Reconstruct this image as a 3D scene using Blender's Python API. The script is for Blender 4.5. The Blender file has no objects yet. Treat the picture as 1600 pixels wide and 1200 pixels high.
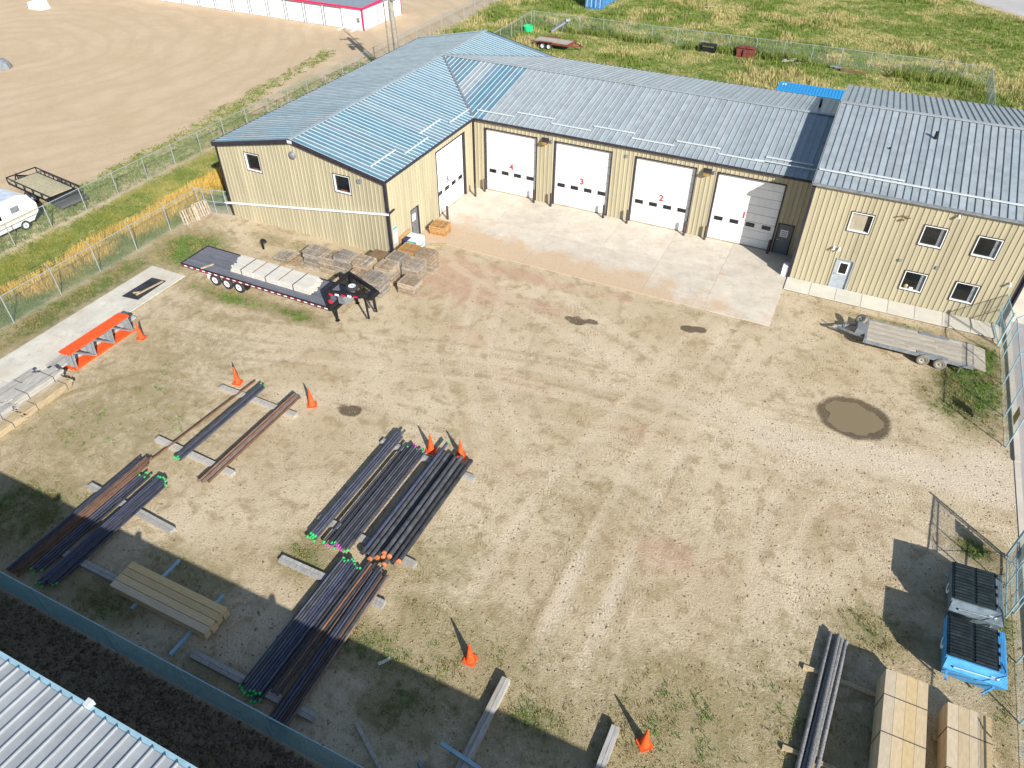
import bpy, bmesh, math, random
import numpy as np
from mathutils import Vector, Matrix
random.seed(7); rng = np.random.default_rng(7)
S = bpy.context.scene
COL = S.collection
# ------------------------------------------------------------------ camera
cam = bpy.data.cameras.new('camera'); camo = bpy.data.objects.new('camera', cam); COL.objects.link(camo)
CAMP = (25.6395, -47.347, 25.538); YAW, PITCH, ROLL, FPX = -0.4394, 0.7073, 0.00678, 1140.25
cy, sy, cp, sp = math.cos(YAW), math.sin(YAW), math.cos(PITCH), math.sin(PITCH)
fwd = Vector((sy*cp, cy*cp, -sp)); rgt = Vector((cy, -sy, 0)); upv = rgt.cross(fwd)
r2 = math.cos(ROLL)*rgt + math.sin(ROLL)*upv; u2 = -math.sin(ROLL)*rgt + math.cos(ROLL)*upv
mw = Matrix((r2, u2, -fwd)).transposed().to_4x4(); mw.translation = CAMP
camo.matrix_world = mw
cam.sensor_width = 36.0; cam.sensor_fit = 'HORIZONTAL'; cam.lens = FPX/1600*36.0
cam.clip_start = 0.5; cam.clip_end = 4000
S.camera = camo
# ------------------------------------------------------------------ sky, sun, exposure
SUN_AZ = Vector((0.775, -0.632)).normalized(); SUN_EL = math.radians(29.7)
w = bpy.data.worlds.new('World'); S.world = w; w.use_nodes = True
nt = w.node_tree; bgn = nt.nodes['Background']
sky = nt.nodes.new('ShaderNodeTexSky'); sky.sky_type = 'NISHITA'; sky.sun_disc = False
sky.sun_elevation = SUN_EL; sky.sun_rotation = math.atan2(SUN_AZ.x, SUN_AZ.y)
sky.air_density = 1.0; sky.dust_density = 0.7; sky.ozone_density = 1.0
nt.links.new(sky.outputs[0], bgn.inputs[0]); bgn.inputs[1].default_value = 0.092
sl = bpy.data.lights.new('sun', 'SUN'); sl.energy = 4.9; sl.angle = math.radians(0.5); sl.color = (1.0, 0.965, 0.91)
so = bpy.data.objects.new('sun', sl); COL.objects.link(so)
sdir = Vector((SUN_AZ.x*math.cos(SUN_EL), SUN_AZ.y*math.cos(SUN_EL), math.sin(SUN_EL)))
so.rotation_euler = sdir.to_track_quat('Z', 'Y').to_euler(); so.location = (60, -60, 60)
S.view_settings.view_transform = 'Standard'; S.view_settings.look = 'None'
S.view_settings.exposure = 0.74; S.view_settings.gamma = 1.0; S.view_settings.use_curve_mapping = False
S.render.engine = 'CYCLES'

# ------------------------------------------------------------------ materials
def M(name, col, rough=0.7, metal=0.0, var=0.2, scale=3.0, stretch=(1, 1, 1), bump=0.0, bscale=30.0, rand=0.0,
      col2=None, spec=0.3, detail=5.0, randhue=0.0):
    m = bpy.data.materials.new(name); m.use_nodes = True; n = m.node_tree.nodes; l = m.node_tree.links
    b = n['Principled BSDF']; b.inputs['Roughness'].default_value = rough; b.inputs['Metallic'].default_value = metal
    b.inputs['Specular IOR Level'].default_value = spec
    tc = n.new('ShaderNodeTexCoord'); mp = n.new('ShaderNodeMapping'); mp.inputs['Scale'].default_value = stretch
    l.new(tc.outputs['Object'], mp.inputs['Vector'])
    oi = n.new('ShaderNodeObjectInfo')
    va = n.new('ShaderNodeVectorMath'); va.operation = 'ADD'
    ms = n.new('ShaderNodeVectorMath'); ms.operation = 'SCALE'; ms.inputs[0].default_value = (31.7, 17.3, 23.1)
    l.new(oi.outputs['Random'], ms.inputs['Scale']); l.new(mp.outputs[0], va.inputs[0]); l.new(ms.outputs[0], va.inputs[1])
    nz = n.new('ShaderNodeTexNoise'); nz.inputs['Scale'].default_value = scale; nz.inputs['Detail'].default_value = detail
    nz.inputs['Roughness'].default_value = 0.65
    l.new(va.outputs[0], nz.inputs['Vector'])
    mr = n.new('ShaderNodeMapRange'); mr.inputs['From Min'].default_value = 0.3; mr.inputs['From Max'].default_value = 0.7
    l.new(nz.outputs['Fac'], mr.inputs['Value'])
    mx = n.new('ShaderNodeMix'); mx.data_type = 'RGBA'
    c2 = col2 if col2 else tuple(max(0, c*(1-2*var)) for c in col)
    c1 = col if col2 else tuple(min(1, c*(1+var*0.6)) for c in col)
    mx.inputs['A'].default_value = (*c1, 1); mx.inputs['B'].default_value = (*c2, 1)
    l.new(mr.outputs[0], mx.inputs['Factor'])
    out = mx.outputs['Result']
    if rand > 0:
        hv = n.new('ShaderNodeHueSaturation')
        r = n.new('ShaderNodeMapRange'); r.inputs['To Min'].default_value = 1-rand; r.inputs['To Max'].default_value = 1+rand*0.8
        l.new(oi.outputs['Random'], r.inputs['Value']); l.new(r.outputs[0], hv.inputs['Value'])
        l.new(out, hv.inputs['Color']); out = hv.outputs[0]
        if randhue > 0:
            r3 = n.new('ShaderNodeMapRange'); r3.inputs['To Min'].default_value = 1-randhue; r3.inputs['To Max'].default_value = 1+randhue
            mm = n.new('ShaderNodeMath'); mm.operation = 'FRACT'; m2 = n.new('ShaderNodeMath'); m2.operation = 'MULTIPLY'; m2.inputs[1].default_value = 7.31
            l.new(oi.outputs['Random'], m2.inputs[0]); l.new(m2.outputs[0], mm.inputs[0]); l.new(mm.outputs[0], r3.inputs['Value']); l.new(r3.outputs[0], hv.inputs['Saturation'])
    l.new(out, b.inputs['Base Color'])
    if bump > 0:
        bn = n.new('ShaderNodeTexNoise'); bn.inputs['Scale'].default_value = bscale; bn.inputs['Detail'].default_value = 6
        l.new(va.outputs[0], bn.inputs['Vector'])
        bp = n.new('ShaderNodeBump'); bp.inputs['Strength'].default_value = bump; bp.inputs['Distance'].default_value = 0.03
        l.new(bn.outputs['Fac'], bp.inputs['Height']); l.new(bp.outputs[0], b.inputs['Normal'])
    return m
MAT = {
 'siding': M('tan_siding', (0.395, 0.35, 0.235), 0.55, 0, 0.10, 1.0, stretch=(2.5, 2.5, .22), rand=0.08),
 'roof': M('galvalume_roof', (0.35, 0.39, 0.405), 0.42, 0.15, 0.12, 1.1, rand=0.09, randhue=0.25),
 'roof_sky_tint': M('sky_tinted_galvalume', (0.185, 0.315, 0.38), 0.36, 0.36, 0.12, 1.1, rand=0.11, randhue=0.25),  # same galvalume, with the blue sky reflection put into its base colour
 'seam_light': M('seam_metal', (0.50, 0.57, 0.60), 0.35, 0.15, 0.06, 3),
 'seam_mid': M('seam_mid_metal', (0.38, 0.43, 0.45), 0.4, 0.15, 0.1, 3),
 'seam_dark': M('seam_dark_metal', (0.19, 0.225, 0.245), 0.45, 0.15, 0.1, 3),
 'roof_pale': M('pale_metal_roof', (0.38, 0.40, 0.41), 0.45, 0.15, 0.10, 1.2, rand=0.07),
 'trim': M('dark_brown_trim', (0.035, 0.03, 0.04), 0.5, 0, 0.2),
 'white': M('white_paint', (0.74, 0.74, 0.72), 0.5, 0, 0.06, 1.5, stretch=(2,2,.4), rand=0.015),
 'guard': M('snow_guard', (0.62, 0.66, 0.66), 0.4, 0.2, 0.1, 3),
 'glass': M('dark_glass', (0.012, 0.014, 0.016), 0.05, 0, 0.2, spec=0.6),
 'blind': M('blind_fabric', (0.40, 0.35, 0.26), 0.3, 0, 0.25, 6, stretch=(6, 6, 0.2)),
 'doorgrey': M('grey_door', (0.16, 0.165, 0.17), 0.5, 0, 0.12, 4),
 'doorpale': M('pale_steel_door', (0.36, 0.40, 0.44), 0.45, 0.1, 0.1, 4),
 'red': M('red_digit', (0.55, 0.03, 0.05), 0.6, 0, 0.05),
 'darkdigit': M('dark_digit', (0.08, 0.07, 0.09), 0.6, 0, 0.05),
 'amber': M('amber_lamp', (0.42, 0.25, 0.05), 0.4, 0, 0.3),
 'galv': M('galvanised', (0.50, 0.54, 0.55), 0.4, 0.55, 0.12, 6),
 'link': M('chain_link_wire', (0.17, 0.225, 0.215), 0.55, 0.2, 0.1),
 'link_teal': M('shade_tinted_wire', (0.12, 0.34, 0.40), 0.5, 0.0, 0.1),  # galvanised wire, teal cast of blue shade light painted into its colour
 'rail_teal': M('blue_grey_rail', (0.32, 0.50, 0.58), 0.45, 0.2, 0.1),
 'bollard': M('brown_bollard', (0.07, 0.05, 0.045), 0.6, 0, 0.2, rand=0.2),
 'concrete': M('concrete', (0.50, 0.45, 0.37), 0.85, 0, 0.10, 0.9, bump=0.15, bscale=40, rand=0.05),
 'concrete_pale': M('pale_concrete', (0.56, 0.53, 0.45), 0.85, 0, 0.08, 0.8, bump=0.15, bscale=40, rand=0.05),
 'asphalt': M('asphalt', (0.34, 0.31, 0.30), 0.9, 0, 0.08, 0.5, bump=0.2, bscale=50),
 'pallet': M('weathered_pallet', (0.42, 0.33, 0.235), 0.85, 0, 0.25, 5, rand=0.30, randhue=0.4),
 'pallet_dark': M('grey_pallet', (0.34, 0.295, 0.24), 0.85, 0, 0.25, 5, rand=0.30, randhue=0.4),
 'pallet_new': M('fresh_pallet', (0.47, 0.27, 0.11), 0.8, 0, 0.2, 5, rand=0.2),
 'wood_new': M('pine_timber', (0.52, 0.41, 0.255), 0.75, 0, 0.09, 2.5, stretch=(5, 1.5, 5), rand=0.10, randhue=0.2),
 'wood_newX': M('pine_timber_long', (0.66, 0.50, 0.29), 0.75, 0, 0.09, 3, stretch=(1.2, 5, 5), rand=0.14, randhue=0.2),
 'wood_grey': M('grey_weathered_timber', (0.41, 0.385, 0.34), 0.85, 0, 0.2, 4, stretch=(4, 0.5, 4), rand=0.2, randhue=0.5),
 'wood_tan': M('tan_weathered_timber', (0.46, 0.36, 0.22), 0.85, 0, 0.2, 4, stretch=(4, 0.5, 4), rand=0.18),
 'wood_whiteX': M('white_siding_board', (0.60, 0.57, 0.50), 0.75, 0, 0.14, 4, stretch=(0.6, 8, 8), rand=0.07),
 'deck_dark': M('grey_trailer_deck', (0.15, 0.155, 0.18), 0.8, 0, 0.22, 3, stretch=(0.6, 8, 8), rand=0.15),
 'deck_pale': M('bleached_trailer_deck', (0.43, 0.385, 0.31), 0.85, 0, 0.25, 4, stretch=(0.6, 8, 8), rand=0.14),
 'deck_tan': M('tan_trailer_deck', (0.42, 0.37, 0.24), 0.85, 0, 0.15, 4, rand=0.1),
 'black': M('black_steel', (0.018, 0.018, 0.022), 0.45, 0.1, 0.3),
 'tyre': M('tyre_rubber', (0.035, 0.035, 0.037), 0.85, 0, 0.2),
 'tyre_dusty': M('dusty_tyre', (0.20, 0.18, 0.15), 0.9, 0, 0.2),
 'rim': M('white_rim', (0.66, 0.68, 0.70), 0.4, 0.1, 0.1),
 'rim_dusty': M('dusty_rim', (0.34, 0.31, 0.26), 0.7, 0.1, 0.2),
 'tape_red': M('red_tape', (0.50, 0.02, 0.05), 0.4, 0, 0.1),
 'tape_white': M('white_tape', (0.78, 0.74, 0.76), 0.4, 0, 0.05),
 'steelgrey': M('grey_steel', (0.24, 0.26, 0.28), 0.55, 0.2, 0.2, 4, rand=0.1),
 'plate': M('dark_steel_plate', (0.055, 0.055, 0.06), 0.6, 0.3, 0.3, 2),
 'orange': M('orange_paint', (0.76, 0.10, 0.02), 0.6, 0, 0.16, 3, rand=0.06),
 'cone': M('cone_orange', (0.80, 0.105, 0.022), 0.6, 0, 0.22, 5, rand=0.08),
 'brace': M('galv_brace', (0.38, 0.42, 0.44), 0.45, 0.4, 0.15, 5, rand=0.1),
 'pipe': M('dark_steel_pipe', (0.095, 0.10, 0.13), 0.36, 0.35, 0.30, 5, stretch=(4, 0.6, 4), rand=0.45, randhue=0.6),
 'pipe_rust': M('rusty_pipe', (0.20, 0.115, 0.075), 0.75, 0.1, 0.3, 5, stretch=(4, 0.6, 4), rand=0.35, randhue=0.4),
 'pipe_big': M('black_casing_pipe', (0.07, 0.073, 0.08), 0.45, 0.15, 0.3, 3, rand=0.4),
 'pipe_speck': M('scuffed_coated_pipe', (0.085, 0.088, 0.095), 0.5, 0.1, 0.2, 16, rand=0.2, col2=(0.30, 0.29, 0.28)),
 'cap_green': M('green_cap', (0.04, 0.45, 0.12), 0.5, 0, 0.1, rand=0.15),
 'cap_pink': M('pink_cap', (0.42, 0.07, 0.32), 0.5, 0, 0.1, rand=0.15),
 'cap_orange': M('orange_cap', (0.62, 0.20, 0.08), 0.5, 0, 0.2, rand=0.15),
 'binblue': M('blue_bin', (0.07, 0.33, 0.66), 0.5, 0, 0.18, 3),
 'bingrey': M('blue_grey_bin', (0.15, 0.20, 0.23), 0.55, 0, 0.25, 3),
 'lid': M('black_lid', (0.022, 0.032, 0.036), 0.42, 0, 0.3, rand=0.2),
 'decal': M('white_decal', (0.75, 0.76, 0.78), 0.5, 0, 0.1, 9),
 'contblue': M('container_blue', (0.03, 0.30, 0.62), 0.5, 0.1, 0.1, 3),
 'contblue_far': M('container_blue_far', (0.07, 0.24, 0.50), 0.6, 0.1, 0.25, 3),
 'magenta': M('magenta_red_trim', (0.58, 0.025, 0.10), 0.5, 0, 0.06),
 'storewhite': M('storage_white', (0.80, 0.81, 0.82), 0.5, 0, 0.03, rand=0.02),
 'storeroof': M('storage_roof', (0.30, 0.34, 0.37), 0.5, 0.3, 0.12, 2),
 'polewood': M('pole_wood', (0.29, 0.26, 0.21), 0.85, 0, 0.2, 3),
 'caravan': M('caravan_white', (0.72, 0.71, 0.66), 0.4, 0, 0.05, 2),
 'caravan_roof': M('caravan_roof', (0.50, 0.56, 0.62), 0.5, 0, 0.15, 2),
 'caravan_band': M('cream_band', (0.55, 0.50, 0.33), 0.5, 0, 0.1),
 'rust': M('rusty_red_steel', (0.22, 0.06, 0.04), 0.7, 0.1, 0.3, 5),
 'greenplastic': M('green_plastic', (0.02, 0.55, 0.20), 0.4, 0, 0.1),
 'wrap': M('white_wrap', (0.72, 0.77, 0.78), 0.3, 0, 0.12, 5),
 'teal': M('teal_print', (0.02, 0.34, 0.33), 0.4, 0, 0.1),
 'navy': M('navy_print', (0.02, 0.03, 0.09), 0.35, 0, 0.1),
 'osb': M('osb_board', (0.45, 0.27, 0.10), 0.8, 0, 0.2, 12),
 'brownboard': M('brown_board', (0.20, 0.13, 0.07), 0.8, 0, 0.2, 3),
 'strap': M('strap', (0.10, 0.095, 0.09), 0.6, 0, 0.1),
 'strap_rust': M('brown_strap', (0.32, 0.17, 0.09), 0.7, 0, 0.1),
 'sign': M('sign_white', (0.75, 0.76, 0.76), 0.5, 0, 0.06, 8),
 'ochre': M('ochre_sign', (0.25, 0.22, 0.10), 0.6, 0, 0.1),
}

# ------------------------------------------------------------------ mesh helpers
class MB:
    def __init__(s): s.v = []; s.f = []
    def add(s, vs, fs):
        o = len(s.v); s.v += [tuple(p) for p in vs]; s.f += [tuple(i+o for i in f) for f in fs]; return s
    def box(s, x0, x1, y0, y1, z0, z1):
        return s.add([(x0,y0,z0),(x1,y0,z0),(x1,y1,z0),(x0,y1,z0),(x0,y0,z1),(x1,y0,z1),(x1,y1,z1),(x0,y1,z1)],
                     [(0,3,2,1),(4,5,6,7),(0,1,5,4),(1,2,6,5),(2,3,7,6),(3,0,4,7)])
    def hexa(s, P): # 8 points bottom 4 / top 4 counterclockwise
        return s.add(P, [(0,3,2,1),(4,5,6,7),(0,1,5,4),(1,2,6,5),(2,3,7,6),(3,0,4,7)])
    def beam(s, p, q, wd, ht, up=(0,0,1)):
        p = Vector(p); q = Vector(q); d = (q-p).normalized(); upn = Vector(up)
        if abs(d.dot(upn)) > 0.99: upn = Vector((1,0,0))
        a = d.cross(upn).normalized()*wd/2; b = a.cross(d).normalized()*ht/2
        return s.add([p-a-b,p+a-b,p+a+b,p-a+b,q-a-b,q+a-b,q+a+b,q-a+b],
                     [(0,1,2,3),(7,6,5,4),(0,4,5,1),(1,5,6,2),(2,6,7,3),(3,7,4,0)])
    def cyl(s, p, q, r0, r1=None, n=10, caps=True, hole=None):
        r1 = r0 if r1 is None else r1
        p = Vector(p); q = Vector(q); d = (q-p).normalized()
        a = d.orthogonal().normalized(); b = d.cross(a)
        ring = lambda c, r: [c+(a*math.cos(2*math.pi*k/n)+b*math.sin(2*math.pi*k/n))*r for k in range(n)]
        vs = ring(p, r0)+ring(q, r1); fs = [(k,(k+1)%n,n+(k+1)%n,n+k) for k in range(n)]
        if caps: fs += [tuple(range(n-1,-1,-1)), tuple(range(n,2*n))]
        return s.add(vs, fs)
    def lathe(s, c, axis, prof, n=20):
        c = Vector(c); d = Vector(axis).normalized(); a = d.orthogonal().normalized(); b = d.cross(a)
        vs = []; m = len(prof)
        for k in range(n):
            t = 2*math.pi*k/n; e = a*math.cos(t)+b*math.sin(t)
            vs += [c+d*h+e*r for h, r in prof]
        fs = [(k*m+j, ((k+1)%n)*m+j, ((k+1)%n)*m+j+1, k*m+j+1) for k in range(n) for j in range(m-1)]
        return s.add(vs, fs)
    def prism(s, poly, z0, z1):
        n = len(poly)
        return s.add([(x,y,z0) for x,y in poly]+[(x,y,z1) for x,y in poly],
                     [tuple(range(n-1,-1,-1)), tuple(range(n,2*n))]+[(k,(k+1)%n,n+(k+1)%n,n+k) for k in range(n)])
    def mesh(s, name, mat, off=(0,0,0), smooth=False):
        me = bpy.data.meshes.new(name)
        me.from_pydata([(x-off[0],y-off[1],z-off[2]) for x,y,z in s.v], [], s.f)
        if mat: me.materials.append(MAT[mat] if isinstance(mat, str) else mat)
        if smooth: me.polygons.foreach_set('use_smooth', [True]*len(me.polygons))
        me.update(); return me
def root_of(o):
    while o.parent: o = o.parent
    return o
def link(me, name, parent=None, loc=(0,0,0)):
    o = bpy.data.objects.new(name, me); COL.objects.link(o); o.location = loc
    if parent: o.parent = parent
    return o
def part(mb, name, mat, parent=None, smooth=False):
    off = tuple(root_of(parent).location) if parent else (0,0,0)
    return link(mb.mesh(name, mat, off, smooth), name, parent)
def tag(o, label, cat, group=None):
    o['label'] = label; o['category'] = cat
    if group: o['group'] = group
    return o
def thing(name, label, cat, loc, group=None, rz=0):
    o = bpy.data.objects.new(name, None); COL.objects.link(o); o.location = loc; o.rotation_euler = (0,0,rz)
    o.empty_display_size = 0.2
    return tag(o, label, cat, group)
def solo(mb, name, mat, label, cat, loc, group=None, smooth=False):   # single-mesh thing; vertices in world coords, origin at loc
    return tag(link(mb.mesh(name, mat, loc, smooth), name, None, loc), label, cat, group)
def struct(mb, name, mat, parent=None):
    o = part(mb, name, mat, parent)
    if not parent: o['kind'] = 'structure'
    return o
def copy_tree(o, parent=None):
    c = o.copy(); COL.objects.link(c); c.parent = parent
    for ch in list(o.children): copy_tree(ch, c)
    return c

# ------------------------------------------------------------------ numpy noise
def vnoise(x, y, seed):
    r = np.random.default_rng(seed); T = r.random((256, 256))
    xi = np.floor(x).astype(int); yi = np.floor(y).astype(int); fx = x-xi; fy = y-yi
    fx = fx*fx*(3-2*fx); fy = fy*fy*(3-2*fy); a = xi & 255; b = yi & 255; a1 = (xi+1) & 255; b1 = (yi+1) & 255
    return (T[a,b]*(1-fx)+T[a1,b]*fx)*(1-fy)+(T[a,b1]*(1-fx)+T[a1,b1]*fx)*fy
def fbm(x, y, s, seed, o=4):
    t = 0; amp = 0.5; tot = 0
    for k in range(o):
        t = t+amp*vnoise(x/s*2**k+13.1*k, y/s*2**k+7.7*k, seed+k); tot += amp; amp *= 0.55
    return t/tot
def sstep(a, b, x): t = np.clip((x-a)/(b-a), 0, 1); return t*t*(3-2*t)
def splat(X, Y, L):
    m = np.zeros_like(X)
    for x, y, rx, ry, s in L: m = np.maximum(m, s*np.exp(-(((X-x)/rx)**2+((Y-y)/ry)**2)))
    return m
WEEDS = [(-14.9,-36,1.5,8,.9),(-14.8,-25,1.5,8,.98),(-13.0,-17,2.6,2.6,1.1),(-11.5,-17.0,2.2,1.6,.85),(-7,-20.4,4,0.9,.85),(-2,-20.2,3,0.8,.8),(-4,-16.6,4,0.5,.85),
 (-6,-22.5,4,1.2,.4),(-5,-34,5,4,.35),(-9,-33,1.5,4,.4),(-3,-37.5,3,2.6,.8),(0,-36.5,1.2,1.2,.6),(6,-36.8,3,1.2,.55),(3.5,-39.5,3,1.0,.75),(9,-40,3,.8,.5),(10,-34.2,1.6,1.2,.7),
 (14.8,-36.5,2.5,1.3,.75),(17,-38,2.0,1.4,.75),(21.6,-36.3,2.2,1.3,.7),(17.6,-36,1,.7,.5),(15.5,-34.3,1.2,1.0,.5),(26,-34,3,2.5,.42),(28.5,-31,2.4,2.0,.42),(31.8,-27.5,2.6,1.4,.6),(32,-31.5,1.5,2.5,.5),
 (35.2,-10,1.9,3.6,1.1),(34.2,-12,1.6,1.6,.7),(35.9,-7,1.1,2.2,1.0),(34.8,-9.6,1.6,1.0,.9),(36.2,-13,.6,1.2,.6),(35.4,-21.6,.9,.9,.9),(36.3,-26,.7,5,.75),(31,-5.4,4,.5,.5),(33.5,-11,1.5,1.5,.5),(-9,-13.6,2.5,1.0,.45),(-6.5,-13.4,1.2,.8,.5),
 (19,-35.6,7,3.5,.5),(26,-35,6,4,.55),(30,-33,5,5,.5),(-4,-31,7,6,.45),(-5,-26,6,4,.35),(15,-32,3,3,.35),(19.5,-26.5,6,3.5,.25),(25,-25,5,3,.16),(0,-24,5,1.5,.2),(-3,-29,3,2,.3),(12,-36.4,1.3,.6,.5)]
REDS = [(9,-10.2,5,.9,.8),(4,-12,4,2.5,.9),(15,-9.8,4,.7,.5),(13,-20,3,1.3,.45),(20,-21,3,1.2,.4),(2,-23.5,2.5,1.2,.4),(-4,-28,2.5,1.5,.35),(16,-26,2,1.5,.35),(27,-19.5,3,1,.35),(6,-13.2,4.5,2.2,.75),(11.5,-13,3,1.2,.6),(9,-17.5,3,1.4,.5),(23.5,-27.6,2.6,1.3,.6),(17,-18,2.5,1.0,.35),(2.5,-11,2,1.0,.5),(30,-22,2.5,1.2,.4),(-8.5,-12.6,4,.6,.3),(3.5,-28.5,2,1.2,.3)]
PALES = [(34,-17.5,5,1.4,.9),(28,-18.2,5,1.5,.7),(36,-16,2,2,.8),(22,-18,5,1.4,.45),(5,-22,5,1.2,.35),(13,-21,4,1.5,.35),(2,-30,3,2,.3),(20.4,-31,.5,4.5,.7),(22.2,-31,.5,4.5,.65),(17.1,-29,.5,4,.5)]
WETS = [(13.9,-13.35,.8,.5,.95),(14.7,-13.1,.6,.4,.9),(20.2,-11.25,.55,.4,.95),(20.8,-11.0,.6,.35,.9),(6.35,-25.85,.85,.5,.95),(18.6,-10.4,.6,.35,.55),(22.5,-10.2,1.2,.3,.45),(15,-10.8,2.5,.35,.35),(34,-13.6,1.4,.6,.25)]
TRACKS = [[(37,-18.3),(29,-18.6),(20,-15),(12,-11.5),(9,-8)],[(37,-19.8),(29,-20.1),(19,-16.8),(10,-13.4),(4,-11)],[(33,-16.8),(24,-17.6),(14,-18.4),(5,-20.8),(-6,-24)],
 [(33,-17.8),(24,-19.2),(14,-20.2),(5,-22.6),(-6,-25.6)],[(20.5,-34.5),(20.3,-28),(20.8,-20),(22.5,-10)],[(22.3,-34.8),(22.1,-28),(22.6,-20),(24,-11)],[(17,-33),(17.4,-26),(19.3,-17),(21,-9)],
 [(9,-24.5),(3,-26),(-6,-29),(-9,-36)],[(27.5,-30),(26.8,-24),(28,-19.5),(34,-17.4)],[(29,-28.5),(28.4,-24),(29.4,-20.8),(35,-18.8)],[(14,-25),(9,-19),(6.5,-12)],[(15.6,-24.6),(10.6,-18.6),(8,-11)]]
def track_mask(X, Y):
    best = np.full(X.shape, 9.0); along = np.zeros(X.shape)
    for pl in TRACKS:
        # resample with Catmull-like smoothing
        P = np.array(pl, float); t = np.linspace(0, len(P)-1, 24); px = np.interp(t, range(len(P)), P[:,0]); py = np.interp(t, range(len(P)), P[:,1])
        k = np.array([.25,.5,.25])
        for _ in range(3):
            px[1:-1] = k[0]*px[:-2]+k[1]*px[1:-1]+k[2]*px[2:]; py[1:-1] = k[0]*py[:-2]+k[1]*py[1:-1]+k[2]*py[2:]
        cum = 0
        for i in range(len(px)-1):
            dx, dy = px[i+1]-px[i], py[i+1]-py[i]; L2 = dx*dx+dy*dy
            u = np.clip(((X-px[i])*dx+(Y-py[i])*dy)/L2, 0, 1)
            d = np.hypot(X-px[i]-u*dx, Y-py[i]-u*dy)
            best = np.minimum(best, d)
    out = 1-sstep(0.12, 0.42, best)
    rr = np.random.default_rng(3)
    for c in range(34):          # faint sweeping wheel marks between the gate, the doors and the yard
        a = TRACKS[rr.integers(len(TRACKS))]; o1, o2 = rr.normal(0, 1.6, 2), rr.normal(0, 1.6, 2)
        n0 = len(a); P = np.array(a, float)+np.linspace(0, 1, n0)[:,None]*o1+np.linspace(1, 0, n0)[:,None]*o2
        t = np.linspace(0, n0-1, 15); px = np.interp(t, range(n0), P[:,0]); py = np.interp(t, range(n0), P[:,1])
        for _ in range(2):
            px[1:-1] = .25*px[:-2]+.5*px[1:-1]+.25*px[2:]; py[1:-1] = .25*py[:-2]+.5*py[1:-1]+.25*py[2:]
        d = np.full(X.shape, 9.0)
        for i in range(14):
            dx, dy = px[i+1]-px[i], py[i+1]-py[i]; L2 = dx*dx+dy*dy+1e-9
            u = np.clip(((X-px[i])*dx+(Y-py[i])*dy)/L2, 0, 1); d = np.minimum(d, np.hypot(X-px[i]-u*dx, Y-py[i]-u*dy))
        k = (1-sstep(.06, .26, d))*rr.uniform(.3, .9)*(1 if rr.random() < .5 else -1)
        out = np.where(np.abs(k) > np.abs(out), k, out)
    return out*(.35+1.1*fbm(X, Y, 2.5, 33))
def field_mask(X, Y):      # tall grass areas
    f = np.zeros_like(X)
    east = sstep(-24.6, -22.8, X+fbm(X, Y, 3, 41)*1.6-0.8)
    f = np.maximum(f, east*sstep(15.2, 17.0, Y)*(1-sstep(-1.5, 1.5, (Y-83)+(X-35)*1.15)))
    ditch = sstep(-24.3, -22.6, X+fbm(X, Y, 2.5, 42)*1.4-.7)*(1-sstep(-16.9, -15.6, X))
    f = np.maximum(f, ditch*(Y < 16.5))
    gap = sstep(-16.9, -15.6, X)*(1-sstep(-13.9, -13.5, X))*sstep(-12.2, -11, Y)
    f = np.maximum(f, gap*.8)
    lotedge = np.exp(-((X+26.2)/1.8)**2)*sstep(.46, .6, fbm(X, Y, 2.2, 43))
    return np.maximum(f, lotedge*.55*(Y < 20))

# ------------------------------------------------------------------ ground
def grid1(parts):
    out = []
    for a, b, st in parts: out.append(np.arange(a, b-1e-6, st))
    out.append(np.array([parts[-1][1]])); return np.concatenate(out)
gx = grid1([(-1500,-300,300),(-300,-100,40),(-100,-30,.8),(-30,-17,.35),(-17,38,.16),(38,60,.8),(60,300,40),(300,1500,300)])
gy = grid1([(-1500,-300,300),(-300,-60,30),(-60,-46,1),(-46,-2,.16),(-2,48,.5),(48,100,.9),(100,300,40),(300,1500,300)])
X, Y = np.meshgrid(gx, gy); sh = X.shape
yard = ((X > -15.8)&(X < 37)&(Y > -40.6)&(Y < 0)).astype(float)
FLD = field_mask(X, Y)
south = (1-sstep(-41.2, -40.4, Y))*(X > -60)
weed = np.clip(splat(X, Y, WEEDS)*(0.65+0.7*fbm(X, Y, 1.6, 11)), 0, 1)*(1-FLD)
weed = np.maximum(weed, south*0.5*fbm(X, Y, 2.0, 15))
red = splat(X, Y, REDS); pale = splat(X, Y, PALES); wet = splat(X, Y, WETS)
wet = sstep(.18, .72, wet*(0.35+1.3*fbm(X, Y, .55, 21)))
wet = np.maximum(wet, sstep(.22, .60, np.exp(-(((X-29.85)/1.95)**2+((Y+15.1)/1.75)**2))*(.85+.3*fbm(X, Y, .6, 22))))
inner = yard > 0
trk = np.zeros_like(X); trk[inner] = track_mask(X[inner], Y[inner])
dens = np.maximum(FLD, 0)
Z = (fbm(X, Y, 6, 5)-.5)*0.02*yard + (fbm(X, Y, .5, 6, 3)-.5)*0.02*yard - trk*0.010
pud = np.exp(-(((X-29.85)/1.55)**2+((Y+15.1)/1.4)**2)**2)
Z = Z - 0.07*pud
for a, b, c, d in [(0,24.6,-9.2,0),(24,37.4,-5,-2),(-14.5,-9.8,-34,-19)]:   # flat below slabs
    inside = sstep(a-.3, a, X)*(1-sstep(b, b+.3, X))*sstep(c-.3, c, Y)*(1-sstep(d, d+.3, Y)); Z = Z*(1-inside)-0.03*inside
ditchd = np.exp(-((X+20)/2.2)**2)*(Y < 20); Z = Z-0.35*ditchd
lot = (X < -24).astype(float)
Z = Z+(fbm(X, Y, 9, 8)-.5)*0.12*lot*sstep(-24, -30, X)
me = bpy.data.meshes.new('ground')
nv = X.size; ny_, nx_ = sh
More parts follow.
